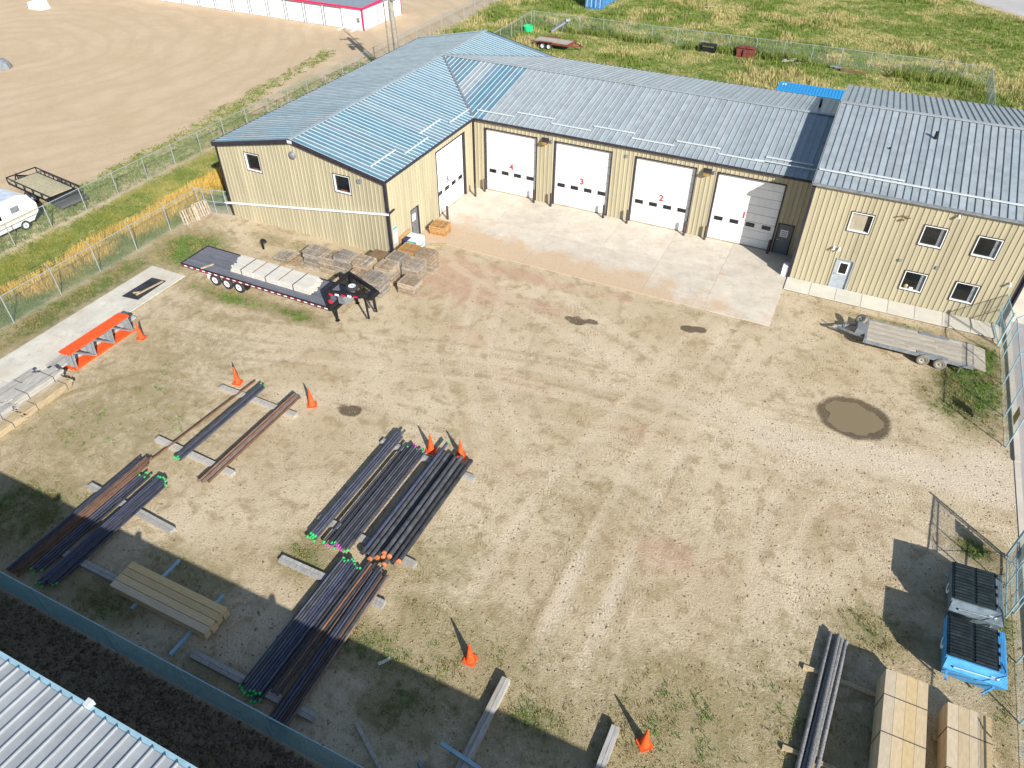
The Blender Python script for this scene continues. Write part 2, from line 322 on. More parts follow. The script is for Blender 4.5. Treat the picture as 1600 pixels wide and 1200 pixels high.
me.vertices.add(nv); me.vertices.foreach_set('co', np.stack([X, Y, Z], -1).astype('f4').ravel())
idx = np.arange(nv).reshape(sh); q = np.stack([idx[:-1,:-1], idx[:-1,1:], idx[1:,1:], idx[1:,:-1]], -1).reshape(-1, 4)
me.loops.add(q.size); me.loops.foreach_set('vertex_index', q.ravel().astype('i4'))
me.polygons.add(len(q)); me.polygons.foreach_set('loop_start', (np.arange(len(q))*4).astype('i4'))
me.polygons.foreach_set('use_smooth', np.ones(len(q), bool))
for nm, arr in (('weed', weed), ('red', red), ('pale', pale), ('wet', wet), ('track', trk), ('field', FLD), ('lot', lot*(1-FLD)), ('south', south)):
    a = me.attributes.new(nm, 'FLOAT', 'POINT'); a.data.foreach_set('value', arr.astype('f4').ravel())
me.update(calc_edges=True); me.validate()
def ground_material():
    m = bpy.data.materials.new('dirt_ground'); m.use_nodes = True; n = m.node_tree.nodes; l = m.node_tree.links
    b = n['Principled BSDF']; b.inputs['Specular IOR Level'].default_value = 0.15
    g = n.new('ShaderNodeNewGeometry')
    def noise(s, d=5, r=.6, dist=0.0):
        k = n.new('ShaderNodeTexNoise'); k.inputs['Scale'].default_value = s; k.inputs['Detail'].default_value = d; k.inputs['Roughness'].default_value = r; k.inputs['Distortion'].default_value = dist
        l.new(g.outputs['Position'], k.inputs['Vector']); return k.outputs['Fac']
    def mr(v, a, b_, c=0., d=1., smooth=True):
        k = n.new('ShaderNodeMapRange'); k.interpolation_type = 'SMOOTHSTEP' if smooth else 'LINEAR'
        for i, x in zip(('From Min','From Max','To Min','To Max'), (a, b_, c, d)): k.inputs[i].default_value = x
        l.new(v, k.inputs['Value']); return k.outputs[0]
    def at(nm):
        k = n.new('ShaderNodeAttribute'); k.attribute_name = nm; return k.outputs['Fac']
    def mx(f, a, b_, bt='MIX'):
        k = n.new('ShaderNodeMix'); k.data_type = 'RGBA'; k.blend_type = bt
        for s, v in (('Factor', f), ('A', a), ('B', b_)):
            if isinstance(v, tuple): k.inputs[s].default_value = (*v, 1)
            elif isinstance(v, float): k.inputs[s].default_value = v
            else: l.new(v, k.inputs[s])
        return k.outputs['Result']
    def mth(op, a, b_):
        k = n.new('ShaderNodeMath'); k.operation = op; k.use_clamp = False
        for i, v in enumerate((a, b_)):
            if isinstance(v, (int, float)): k.inputs[i].default_value = v
            else: l.new(v, k.inputs[i])
        return k.outputs[0]
    nbig = noise(.22, 6, .6); nmid = noise(1.1, 6, .65, .4); nfine = noise(10, 6, .7); ngrain = noise(26, 4, .75)
    c = mx(mr(nbig, .3, .7), (.47,.375,.235), (.61,.505,.35))
    c = mx(mr(nmid, .48, .66, 0, .8), c, (.345,.26,.145))
    c = mx(mr(noise(2.3, 6, .7, .8), .40, .30, 0, .5), c, (.66,.55,.39))
    lotc = mx(mr(nbig, .35, .65), (.52,.39,.25), (.58,.45,.30)); wl = n.new('ShaderNodeTexWave'); wl.wave_type = 'RINGS'; wl.rings_direction = 'Z'; wl.inputs['Scale'].default_value = .11; wl.inputs['Distortion'].default_value = 11; wl.inputs['Detail'].default_value = 5; wl.inputs['Detail Scale'].default_value = .6
    off = n.new('ShaderNodeVectorMath'); off.operation = 'ADD'; off.inputs[1].default_value = (66, -6, 0); l.new(g.outputs['Position'], off.inputs[0]); l.new(off.outputs[0], wl.inputs['Vector'])
    lotc = mx(mr(mth('ADD', wl.outputs['Fac'], mth('MULTIPLY', mth('SUBTRACT', nbig, .5), 2.2)), .55, 1.1, 0, .35), lotc, (.44,.33,.21))
    lotc = mx(mr(noise(.9, 5, .6, 1.2), .45, .75, 0, .45), lotc, (.46,.355,.24))
    c = mx(at('lot'), c, lotc)
    c = mx(mr(mth('ADD', at('red'), mth('MULTIPLY', mth('SUBTRACT', nmid, .5), .9)), .18, .75, 0, .7), c, (.47,.295,.20))
    c = mx(mr(mth('ADD', at('pale'), mth('MULTIPLY', mth('SUBTRACT', nmid, .5), .7)), .2, .8, 0, .8), c, (.62,.525,.405))
    c = mx(mr(at('track'), .12, .9, 0, .36), c, (.66,.55,.40))
    c = mx(mr(at('track'), -.12, -.9, 0, .36), c, (.30,.22,.13))
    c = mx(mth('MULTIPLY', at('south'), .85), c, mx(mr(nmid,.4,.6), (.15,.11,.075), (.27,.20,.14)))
    # speckle
    c = mx(mr(nfine, .55, .65, 0, .55), c, (.20,.145,.08))
    c = mx(mr(ngrain, .54, .66, 0, .50), c, (.19,.145,.09))
    c = mx(mr(ngrain, .42, .30, 0, .35), c, (.64,.53,.38))
    # weeds / dry grass soil
    wm = mth('ADD', at('weed'), mth('MULTIPLY', mth('SUBTRACT', noise(2.6, 6, .7), .5), .9))
    c = mx(mr(wm, .10, .5, 0, .6), c, (.22,.185,.08))
    c = mx(mr(wm, .50, .85, 0, .8), c, (.085,.125,.028))
    fc = mx(mr(noise(.35, 5, .6), .4, .62), (.15,.20,.045), (.33,.30,.11))
    c = mx(at('field'), c, fc)
    c = mx(mr(mth('ADD', at('wet'), mth('MULTIPLY', mth('SUBTRACT', nfine, .5), .8)), .35, .8, 0, .85), c, (.08,.058,.033))
    l.new(c, b.inputs['Base Color'])
    l.new(mr(at('wet'), .3, 1, .95, .45), b.inputs['Roughness'])
    # relief: clods, tread bars
    wv = n.new('ShaderNodeTexWave'); wv.wave_type = 'BANDS'; wv.bands_direction = 'DIAGONAL'; wv.inputs['Scale'].default_value = 2.6; wv.inputs['Distortion'].default_value = 9; wv.inputs['Detail'].default_value = 2; wv.inputs['Detail Scale'].default_value = .9
    l.new(g.outputs['Position'], wv.inputs['Vector'])
    patch = mr(noise(.42, 4, .6), .48, .62)
    h = mth('ADD', mth('MULTIPLY', nfine, .55), mth('MULTIPLY', ngrain, .30))
    tre = mth('MULTIPLY', mth('MULTIPLY', wv.outputs['Fac'], .38), mth('ADD', mth('MULTIPLY', patch, .42), mth('MULTIPLY', mth('ABSOLUTE', at('track'), 0), .10)))
    tre = mth('MULTIPLY', tre, mth('SUBTRACT', 1.0, mth('MAXIMUM', at('lot'), at('field'))))
    h = mth('ADD', h, tre)
    bp = n.new('ShaderNodeBump'); bp.inputs['Strength'].default_value = 1.0; bp.inputs['Distance'].default_value = .12
    l.new(h, bp.inputs['Height']); l.new(bp.outputs[0], b.inputs['Normal'])
    return m
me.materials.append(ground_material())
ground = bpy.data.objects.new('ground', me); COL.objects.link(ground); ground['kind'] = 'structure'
def ground_z(x, y):
    i = np.clip(np.searchsorted(gx, x)-1, 0, nx_-2); j = np.clip(np.searchsorted(gy, y)-1, 0, ny_-2)
    fx = (x-gx[i])/(gx[i+1]-gx[i]); fy = (y-gy[j])/(gy[j+1]-gy[j])
    return (Z[j,i]*(1-fx)+Z[j,i+1]*fx)*(1-fy)+(Z[j+1,i]*(1-fx)+Z[j+1,i+1]*fx)*fy
# puddle water
pm = bpy.data.materials.new('muddy_water'); pm.use_nodes = True; pb = pm.node_tree.nodes['Principled BSDF']
pb.inputs['Base Color'].default_value = (.20,.155,.085,1); pb.inputs['Roughness'].default_value = .06; pb.inputs['Specular IOR Level'].default_value = .5
mb = MB(); N = 64; poly = []
for k in range(N):
    t = 2*math.pi*k/N; r = 1+.10*math.sin(3*t+1)+.06*math.sin(5*t+.4)+.04*math.sin(9*t)+.03*math.sin(17*t)
    poly.append((29.85+1.42*r*math.cos(t), -15.1+1.22*r*math.sin(t)))
mb.add([(29.85,-15.1,-.028)]+[(x,y,-.028) for x,y in poly], [(0,k+1,(k+1)%N+1) for k in range(N)])
o = struct(mb, 'puddle_water', pm)

# ------------------------------------------------------------------ slabs, paths, roads
def slab_material(name, base, dirt_amt, stain=True):
    m = M(name, base, .85, 0, .10, .9, bump=.15, bscale=40, rand=.05); n = m.node_tree.nodes; l = m.node_tree.links
    b = n['Principled BSDF']; src = b.inputs['Base Color'].links[0].from_socket
    g = n.new('ShaderNodeNewGeometry'); nz = n.new('ShaderNodeTexNoise'); nz.inputs['Scale'].default_value = .55; nz.inputs['Detail'].default_value = 8; nz.inputs['Roughness'].default_value = .68
    l.new(g.outputs['Position'], nz.inputs['Vector'])
    at = n.new('ShaderNodeAttribute'); at.attribute_name = 'dirt'
    ad = n.new('ShaderNodeMath'); ad.operation = 'ADD'; l.new(nz.outputs['Fac'], ad.inputs[0]); l.new(at.outputs['Fac'], ad.inputs[1])
    mr = n.new('ShaderNodeMapRange'); mr.interpolation_type = 'SMOOTHSTEP'; mr.inputs['From Min'].default_value = .44; mr.inputs['From Max'].default_value = .70; mr.inputs['To Max'].default_value = dirt_amt
    l.new(ad.outputs[0], mr.inputs['Value'])
    mx = n.new('ShaderNodeMix'); mx.data_type = 'RGBA'; l.new(mr.outputs[0], mx.inputs['Factor']); l.new(src, mx.inputs['A'])
    n2 = n.new('ShaderNodeTexNoise'); n2.inputs['Scale'].default_value = 9; n2.inputs['Detail'].default_value = 6; l.new(g.outputs['Position'], n2.inputs['Vector'])
    m2 = n.new('ShaderNodeMix'); m2.data_type = 'RGBA'; m2.inputs['A'].default_value = (.56,.43,.29,1); m2.inputs['B'].default_value = (.40,.28,.18,1); l.new(n2.outputs['Fac'], m2.inputs['Factor'])
    l.new(m2.outputs['Result'], mx.inputs['B'])
    # pale scratches / tyre scuffs
    n3 = n.new('ShaderNodeTexNoise'); n3.inputs['Scale'].default_value = 1.3; n3.inputs['Detail'].default_value = 7; n3.inputs['Distortion'].default_value = 2.5; l.new(g.outputs['Position'], n3.inputs['Vector'])
    r3 = n.new('ShaderNodeMapRange'); r3.inputs['From Min'].default_value = .56; r3.inputs['From Max'].default_value = .66; r3.inputs['To Max'].default_value = .30; l.new(n3.outputs['Fac'], r3.inputs['Value'])
    m3 = n.new('ShaderNodeMix'); m3.data_type = 'RGBA'; l.new(r3.outputs[0], m3.inputs['Factor']); l.new(mx.outputs['Result'], m3.inputs['A']); m3.inputs['B'].default_value = (.33,.28,.22,1)
    l.new(m3.outputs['Result'], b.inputs['Base Color']); return m
MAT['apron'] = slab_material('apron_concrete', (.56,.50,.41), .95)
MAT['padc'] = slab_material('pad_concrete', (.56,.53,.45), .35)
def slab(parent, name, mat, x0, x1, y0, y1, top, th=.12, dirtf=None, n=8):
    xs = np.linspace(x0, x1, n); ys = np.linspace(y0, y1, n); mb = MB(); vs = [(x,y,top) for y in ys for x in xs]
    fs = [(j*n+i, j*n+i+1, (j+1)*n+i+1, (j+1)*n+i) for j in range(n-1) for i in range(n-1)]
    mb.add(vs, fs); k = len(mb.v); mb.add([(x0,y0,top-th),(x1,y0,top-th),(x1,y1,top-th),(x0,y1,top-th)], [])
    c = [0, n-1, n*n-1, n*(n-1)]
    bottom = list(range(n)); mb.f += [tuple([k, k+1]+[i for i in range(n-1, -1, -1)])]
    mb.f += [tuple([k+1, k+2]+[n-1+n*j for j in range(n-1, -1, -1)]), tuple([k+2, k+3]+[n*(n-1)+i for i in range(n)]), tuple([k+3, k]+[n*j for j in range(n)])]
    o = part(mb, name, mat, parent)
    a = o.data.attributes.new('dirt', 'FLOAT', 'POINT'); a.data.foreach_set('value', [float(dirtf(x, y)) if dirtf else 0. for x,y,z in mb.v])
    return o
def sst(a, b, x): t = min(1, max(0, (x-a)/(b-a))); return t*t*(3-2*t)
apron = struct(MB().box(.02, 24.44, -8.84, -.02, -.14, -.06), 'concrete_apron', 'concrete')
ad = lambda x, y: .02+.48*sst(-5.4, -8.8, y)*sst(26, 10, x)+.28*sst(7, 1, x)*sst(-3, -8, y)+.05*sst(-4.5, -8.8, y)-.12
xs = [.02, 4.1, 8.2, 12.3, 16.4, 20.4, 24.44]; ys = [-8.84, -4.45, -.02]
for i in range(6):
    for j in range(2): slab(apron, 'concrete_slab', 'apron', xs[i]+.006, xs[i+1]-.006, ys[j]+.006, ys[j+1]-.006, .012, .1, ad)
walk = struct(MB().box(24.5, 36.8, -4.36, -2.84, -.1, .0), 'sidewalk', 'concrete')
xs = np.linspace(24.5, 36.8, 9)
for i in range(8): slab(walk, 'paving_slab', 'concrete_pale', xs[i]+.012, xs[i+1]-.012, -4.36, -2.85, .06, .1, None, 3)
pad = struct(MB().box(-13.6, -10.75, -36, -19.82, -.12, -.01), 'concrete_pad', 'concrete')
ys = [-36, -32, -28, -24, -19.82]
for i in range(4): slab(pad, 'concrete_slab', 'padc', -13.6, -10.75, ys[i]+.006, ys[i+1]-.006, .05, .1, None, 5)
drv = struct(MB().box(37.15, 52, -60, 15.5, -.1, .012), 'paved_driveway', 'asphalt')
mb = MB()
for y in np.arange(-36, 4, 3.0): mb.box(37.16, 37.42, y+.01, y+2.99, -.05, .11) if not (-21.3 < y+1.5 < -14.3) else mb.box(37.16, 37.42, y+.01, y+2.99, -.05, .03)
struct(mb, 'kerb', 'concrete')
mb = MB(); mb.add([(30,90.5,.012),(52,65.5,.012),(90,65,.012),(90,140,.012),(30,140,.012)], [(0,1,2,3,4)])
struct(mb, 'road', M('far_road', (.42,.40,.38), .9, 0, .08, .3))
mb = MB(); mb.box(37.0, 45, -2.0, 14, .014, .05); struct(mb, 'entrance_slab', 'concrete_pale')

# ------------------------------------------------------------------ buildings
RW = .305
def wall(parent, org, ud, length, hf, openings, nrm, mat='siding', pw=.915, name='wall_panel', ribh=.035):
    """ribbed siding sheets; openings [(u0,u1,z0,z1)]; hf(u)=top height"""
    ud = Vector(ud); nr = Vector(nrm); org = Vector(org)
    npan = max(1, round(length/pw)); pw = length/npan; nr_ = 3; rw = pw/nr_
    for k in range(npan):
        a = k*pw; pts = []
        for r in range(nr_):
            c = a+(r+.5)*rw
            pts += [(c-.5*rw, 0.), (c-.055, 0.), (c-.03, ribh), (c+.03, ribh), (c+.055, 0.)]
        pts.append((a+pw, 0.))
        us = sorted(set([p[0] for p in pts]+[u for o in openings for u in o[:2] if a < u < a+pw]))
        du = np.interp(us, [p[0] for p in pts], [p[1] for p in pts])
        pieces = []
        for i in range(len(us)-1):
            u0, u1 = us[i], us[i+1]
            if u1-u0 < 1e-5: continue
            mid = (u0+u1)/2; segs = [(0., None)]
            cuts = sorted([(o[2], o[3]) for o in openings if o[0] <= mid <= o[1]])
            z = 0.; iv = []
            for c0, c1 in cuts:
                if c0 > z: iv.append((z, c0))
                z = max(z, c1)
            iv.append((z, None))
            for z0, z1 in iv:
                t0 = hf(u0) if z1 is None else z1; t1 = hf(u1) if z1 is None else z1
                p0 = org+ud*u0+nr*du[i]; p1 = org+ud*u1+nr*du[i+1]
                quad = [p0+Vector((0,0,z0)), p1+Vector((0,0,z0)), p1+Vector((0,0,t1)), p0+Vector((0,0,t0))]
                hit = [pc for pc in pieces if any(r[0] == i-1 and r[1] < t0-1e-4 and r[2] > z0+1e-4 for r in pc[0])]
                if not hit: hit = [([], [])]; pieces.append(hit[0])
                for pc in hit[1:]: hit[0][0].extend(pc[0]); hit[0][1].extend(pc[1]); pieces.remove(pc)
                hit[0][0].append((i, z0, t1)); hit[0][1].append(quad)
        for _, quads in pieces:
            mb = MB()
            for qd in quads: mb.add(qd, [(0,1,2,3)])
            part(mb, name, mat, parent)
def roof_panel(parent, e0, e1, r0, r1, mat, lift=.0, seam=True, seam_mat=None, k=1.0):
    """panel quad eave e0->e1, ridge r0->r1 (r0 above e0); standing seam along e0-r0"""
    mb = MB(); e0, e1, r0, r1 = map(Vector, (e0, e1, r0, r1))
    if (r0-e0).length < .02 and (r1-e1).length < .02: return
    nrm = (e1-e0).cross(((r0+r1)-(e0+e1))).normalized()
    if nrm.z < 0: nrm = -nrm
    t = nrm*.03
    mb.add([e0,e1,r1,r0,e0-t,e1-t,r1-t,r0-t], [(0,1,2,3),(7,6,5,4),(0,4,5,1),(1,5,6,2),(2,6,7,3),(3,7,4,0)])
    o = part(mb, 'roof_panel', mat, parent)
    if seam and (r0-e0).length > .1:
        s = MB(); d = (e1-e0).normalized()*k; h = nrm*.048*k
        s.add([e0-d*.02,e0+d*.02,r0+d*.02,r0-d*.02,e0-d*.014+h,e0+d*.014+h,r0+d*.014+h,r0-d*.014+h], [(4,5,6,7),(0,1,5,4),(1,2,6,5),(2,3,7,6),(3,0,4,7)])
        part(s, 'seam', seam_mat or mat, o)
    return o
def ohd(parent, frame, w_, h_, digit, dmat, numx=.5):
    """frame(u,d,z)->world, u along the door, d outwards. recessed sectional door"""
    fb = lambda u0,u1,d0,d1,z0,z1: MB().hexa([frame(u0,d0,z0),frame(u1,d0,z0),frame(u1,d1,z0),frame(u0,d1,z0),frame(u0,d0,z1),frame(u1,d0,z1),frame(u1,d1,z1),frame(u0,d1,z1)])
    o = part(fb(-.02, w_+.02, -.30, -.24, -.0, h_+.02), 'overhead_door', 'white', parent)
    ns = 8; sh_ = h_/ns
    for k in range(ns):
        part(fb(.01, w_-.01, -.235, -.15, k*sh_+.02, (k+1)*sh_-.006), 'door_section', 'white', o)
    ww = .58
    for k in range(4):
        u = w_*(k+.5)/4; part(fb(u-ww/2, u+ww/2, -.149, -.120, 1.44, 1.72), 'door_window', 'trim', o)
        part(fb(u-ww/2+.04, u+ww/2-.04, -.119, -.112, 1.48, 1.68), 'pane', 'glass', o)
    part(fb(-.09, -.002, -.26, .055, 0, h_+.09), 'door_jamb', 'trim', o); part(fb(w_+.002, w_+.09, -.26, .055, 0, h_+.09), 'door_jamb', 'trim', o)
    part(fb(-.0, w_, -.26, .05, h_+.002, h_+.088), 'door_head', 'trim', o)
    cu = bpy.data.curves.new('digit', 'FONT'); cu.body = digit; cu.size = .62; cu.extrude = .004; cu.align_x = 'CENTER'; cu.resolution_u = 3; cu.offset = .022
    to = bpy.data.objects.new('digit_tmp', cu); COL.objects.link(to)
    dg = bpy.context.evaluated_depsgraph_get(); dg.update(); m_ = bpy.data.meshes.new_from_object(to.evaluated_get(dg))
    bpy.data.objects.remove(to)
    off = root_of(parent).location
    for v in m_.vertices:
        p = Vector(frame(w_*numx+v.co.x, -.140+v.co.z, 1.96+v.co.y)); v.co = p-off
    m_.materials.clear(); m_.materials.append(MAT[dmat]); link(m_, 'number', o)
def window(parent, frame, u0, u1, z0, z1, glass='glass', fr='white', pw=.035):
    fb = lambda a,b,d0,d1,c,d: MB().hexa([frame(a,d0,c),frame(b,d0,c),frame(b,d1,c),frame(a,d1,c),frame(a,d0,d),frame(b,d0,d),frame(b,d1,d),frame(a,d1,d)])
    o = part(fb(u0+.01, u1-.01, -.12, -.075, z0+.01, z1-.01), 'window', glass, parent)
    for a,b,c,d in ((u0-.02,u0+pw,z0-.02,z1+.02),(u1-pw,u1+.02,z0-.02,z1+.02),(u0+pw,u1-pw,z0-.02,z0+pw),(u0+pw,u1-pw,z1-pw,z1+.02)):
        part(fb(a+.001,b-.001,-.13,.05,c,d), 'window_frame', fr, o)
    for a,b,c,d in ((u0-.06,u1+.06,z1+.022,z1+.06),(u0-.06,u1+.06,z0-.06,z0-.022),(u0-.06,u0-.022,z0-.02,z1+.02),(u1+.022,u1+.06,z0-.02,z1+.02)):
        part(fb(a,b,-.02,.06,c,d), 'window_trim', 'trim', o)
    return o
def mandoor(parent, frame, u0, u1, h, mat, win=None, sign=None, frm='trim'):
    fb = lambda a,b,d0,d1,c,d: MB().hexa([frame(a,d0,c),frame(b,d0,c),frame(b,d1,c),frame(a,d1,c),frame(a,d0,d),frame(b,d0,d),frame(b,d1,d),frame(a,d1,d)])
    o = part(fb(u0+.05, u1-.05, -.10, -.05, .02, h-.05), 'door', mat, parent)
    part(fb(u0-.02, u0+.05, -.11, .05, 0, h), 'door_frame', frm, o); part(fb(u1-.05, u1+.02, -.11, .05, 0, h), 'door_frame', frm, o); part(fb(u0+.05, u1-.05, -.11, .05, h-.05, h), 'door_frame', frm, o)
    part(fb(u0+.05, u1-.05, -.11, .12, .0, .018), 'threshold', 'galv', o)
    part(fb(u0+.10, u0+.22, -.05, .02, 1.0, 1.05), 'handle', 'galv', o)
    if win:
        a,b,c,d = win; part(fb(a-.07,b+.07,-.05,-.03,c-.07,d+.07), 'door_window_frame', 'sign', o); part(fb(a,b,-.03,-.02,c,d), 'pane', 'glass', o)
    if sign:
        a,b,c,d = sign; s = part(fb(a,b,-.05,-.04,c,d), 'notice', 'sign', o)
        for k in range(3):
            z = d-(d-c)*(.25+.25*k); part(fb(a+.06,b-.06,-.04,-.036,z-.025,z+.025), 'print_line', 'darkdigit', o)
    return o
# --- workshop: wing with gable end (A) and wing with the door row (B)
WA, LA, HE, HR, YR, YB = 13.72, 11.88, 5.49, 6.87, 7.8, 15.6
XR, XE, DR, HER = 24.5, 36.83, 2.81, 6.6
sA = (HR-HE)/(WA/2); sB = (HR-HE)/YR
ws = thing('workshop_building', 'long L-shaped tan metal workshop with five numbered white overhead doors', 'workshop', (0, 0, 0))
fA = lambda u, d, z: (d, -LA+u, z)            # wall at X=0, u along +Y from the front corner
fB = lambda u, d, z: (u, -d, z)               # wall at Y=0
fG = lambda u, d, z: (-WA+u, -LA-d, z)        # gable end
D5 = (LA-5.505, LA-1.45)
DB = {'4': (1.07, 5.22), '3': (6.72, 10.94), '2': (12.75, 16.90), '1': (18.44, 22.76)}
HD = 4.81
hA = lambda u: HE; tri = lambda u: HE+sA*(WA/2-abs(u-WA/2))-.02
w1 = (2.50, 3.72, 4.02, 5.22); w2 = (9.82, 11.05, 3.97, 5.15)
wall(ws, (0,-LA,0), (0,1,0), LA, hA, [(D5[0]-.05,D5[1]+.05,0,HD+.05),(LA-9.3,LA-8.28,0,2.2)], (1,0,0))
wall(ws, (0,0,0), (1,0,0), XR, hA, [(a-.05,b+.05,0,HD+.05) for a,b in DB.values()]+[(22.96,23.98,0,2.22)], (0,-1,0))
wall(ws, (-WA,-LA,0), (1,0,0), WA, tri, [w1, w2], (0,-1,0))
wall(ws, (-WA,YB,0), (0,-1,0), LA+YB, hA, [], (-1,0,0))
wall(ws, (XR,YB,0), (-1,0,0), XR+WA, lambda u: HE+(max(0, sA*(WA/2-abs((XR-u)+WA/2))) if XR-u < 0 else 0), [], (0,1,0))
ohd(ws, lambda u,d,z: fA(D5[0]+u, d, z), D5[1]-D5[0], HD, '5', 'darkdigit', .42)
for k, (a, b) in DB.items(): ohd(ws, (lambda a: lambda u,d,z: fB(a+u, d, z))(a), b-a, HD, k, 'red', .5)
mandoor(ws, fA, LA-9.3, LA-8.28, 2.2, 'doorgrey', sign=(LA-9.05, LA-8.6, 1.25, 1.75))
mandoor(ws, fB, 22.96, 23.98, 2.22, 'doorgrey', sign=(23.2, 23.68, 1.25, 1.75))
window(ws, fG, *w1); window(ws, fG, *w2)
for ww in (w1, w2):      # orange things on the window sills
    part(MB().box(-WA+ww[0]+.40, -WA+ww[1]-.35, -LA+.06, -LA+.073, ww[2]+.08, ww[2]+.17), 'orange_sill_object', 'rust', ws)
# corner trims
for x0,x1,y0,y1,zt in ((-.12,.06,-LA-.06,-LA-.001-.04,HE),( .042,.062,-LA-.06,-LA+.14,HE),(-WA-.06,-WA+.1,-LA-.065,-LA-.042,HE),(.045,.15,-.14,-.045,HE)):
    part(MB().box(x0,x1,y0,y1,0,zt-.03), 'corner_trim', 'trim', ws)
part(MB().box(.0, XR-.02, -.015, .02, 0, .10), 'base_trim', 'trim', ws) if False else None
# roof: A left slope, A right slope (with valleys), B front, B back
OV, PW = .16, .41
ys = np.arange(-LA-OV, YB+OV+.01, PW); ys = np.append(ys[:-1], YB+OV)
zA = lambda x: HE+.06+sA*(WA/2-abs(x+WA/2)); zB = lambda y: HE+.06+sB*(YR-abs(y-YR))
xm = -WA/2
for i in range(len(ys)-1):
    a, b = ys[i], ys[i+1]; xl = -WA-OV
    roof_panel(ws, (xl,b,zA(xl)), (xl,a,zA(xl)), (xm,b,zA(xm)), (xm,a,zA(xm)), 'roof_sky_tint', seam_mat='roof')
    def vx(y):
        if y <= 0: return OV
        if y >= YB: return OV
        return -WA/2*(y/YR) if y <= YR else -WA/2*((YB-y)/YR)
    xa, xb = vx(a), vx(b)
    if a < 0 < b: xb = 0.0
    roof_panel(ws, (xa,a,zA(xa)), (xb,b,zA(xb)), (xm,a,zA(xm)), (xm,b,zA(xm)), 'roof_sky_tint', seam_mat='seam_light')
xs = np.arange(xm, XR+.01, PW); xs = np.append(xs[:-1], XR)
for i in range(len(xs)-1):
    a, b = xs[i], xs[i+1]
    yf = lambda x: -OV if x >= 0 else YR*(x/xm)
    yk = lambda x: YB+OV if x >= 0 else YB-YR*(x/xm)
    m_ = 'roof_sky_tint' if (a < .8 and i not in (9, 10, 11)) else 'roof'
    roof_panel(ws, (a,yf(a),zB(yf(a))), (b,yf(b),zB(yf(b))), (a,YR,zB(YR)), (b,YR,zB(YR)), m_, seam_mat='seam_light' if a < .8 else 'seam_mid')
    roof_panel(ws, (b,yk(b),zB(yk(b))), (a,yk(a),zB(yk(a))), (b,YR,zB(YR)), (a,YR,zB(YR)), 'roof', seam_mat='roof')
# ridge caps, valleys
part(MB().beam((xm,-LA-OV,HR+.115),(xm,YB+OV,HR+.115),.30,.05), 'ridge_cap', 'roof', ws)
part(MB().beam((xm+.2,YR,HR+.117),(XR,YR,HR+.117),.30,.05), 'ridge_cap', 'roof', ws)
part(MB().beam((0,0,HE+.10),(xm,YR,HR+.10),.16,.05), 'valley_flashing', 'steelgrey', ws)
part(MB().beam((0,YB,HE+.10),(xm,YR,HR+.10),.16,.05), 'valley_flashing', 'steelgrey', ws)
# rakes and fascias, gutters
for s in (-1, 1):
    xe = xm+s*(WA/2+OV)
    for yy in (-LA-OV-.04, YB+OV+.04):
        part(MB().beam((xm,yy,HR-.05),(xe,yy,zA(xe)-.13),.07,.28), 'rake_trim', 'trim', ws)
part(MB().box(OV+.005, OV+.11, -LA-OV, -.30, HE-.10, HE+.03), 'gutter', 'trim', ws)
part(MB().box(.26, XR-.02, -OV-.11, -OV-.005, HE-.10, HE+.03), 'gutter', 'trim', ws)
part(MB().box(-WA-OV-.11, -WA-OV-.005, -LA-OV, YB+OV, HE-.10, HE+.03), 'gutter', 'trim', ws)
part(MB().box(0.2, XR-.02, YB+OV+.005, YB+OV+.11, HE-.10, HE+.03), 'gutter', 'trim', ws)
part(MB().box(xm-.18, xm+.18, -LA-OV-.10, -LA-OV-.076, HR-.17, HR+.04), 'ridge_end_plate', 'guard', ws)
# snow guards
for k in range(8):
    y = .78 if k % 2 == 0 else 1.38; x0 = 3.0*k+.02
    part(MB().box(x0, min(x0+3.0, XR-.1), y-.05, y+.05, zB(y)+.06, zB(y)+.13), 'snow_guard', 'guard', ws)
for k in range(4):
    x = -1.33 if k % 2 == 0 else -.63; y0 = -11.3+3.0*k
    part(MB().box(x-.05, x+.05, y0, y0+2.95, zA(x)+.06, zA(x)+.13), 'snow_guard', 'guard', ws)
part(MB().box(20.4, 24.3, .73, .83, zB(.78)+.135, zB(.78)+.18), 'snow_guard', 'guard', ws)
# roof vent, wall lamps, downspout
part(MB().cyl((23.0,10.6,zB(10.6)-.02),(23.0,10.6,zB(10.6)+.62),.09,.09,10), 'vent_pipe', 'black', ws)
for x in (5.95, 17.7):
    l_ = part(MB().hexa([fB(x-.28,.045,4.72),fB(x+.28,.045,4.72),fB(x+.22,.40,4.66),fB(x-.22,.40,4.66),fB(x-.28,.045,5.0),fB(x+.28,.045,5.0),fB(x+.18,.30,4.93),fB(x-.18,.30,4.93)]), 'wall_lamp', 'trim', ws)
    part(MB().hexa([fB(x-.2,.10,4.60),fB(x+.2,.10,4.60),fB(x+.2,.41,4.60),fB(x-.2,.41,4.60),fB(x-.2,.10,4.715),fB(x+.2,.10,4.715),fB(x+.21,.42,4.80),fB(x-.21,.42,4.80)]), 'lamp_lens', 'amber', l_)
    part(MB().box(x+.42, x+.56, -.16, -.03, 4.72, 4.92), 'sensor_box', 'steelgrey', ws)
part(MB().box(11.98, 12.14, -.14, -.03, 4.7, 4.88), 'sensor_box', 'steelgrey', ws)
mb = MB(); mb.lathe((-7.0,-LA-.03,5.82), (0,-1,0), [(0,.26),(.10,.25),(.17,.16),(.19,.0)], 14); part(mb, 'gable_lamp', 'steelgrey', ws, True)
part(MB().box(-2.0,-1.72,-LA-.14,-LA-.03,4.95,5.2), 'vent_hood', 'steelgrey', ws)
part(MB().beam((-14.15,-LA-.13,.95),(.16,-LA-.13,3.22),.13,.11), 'sloping_downspout', 'white', ws)
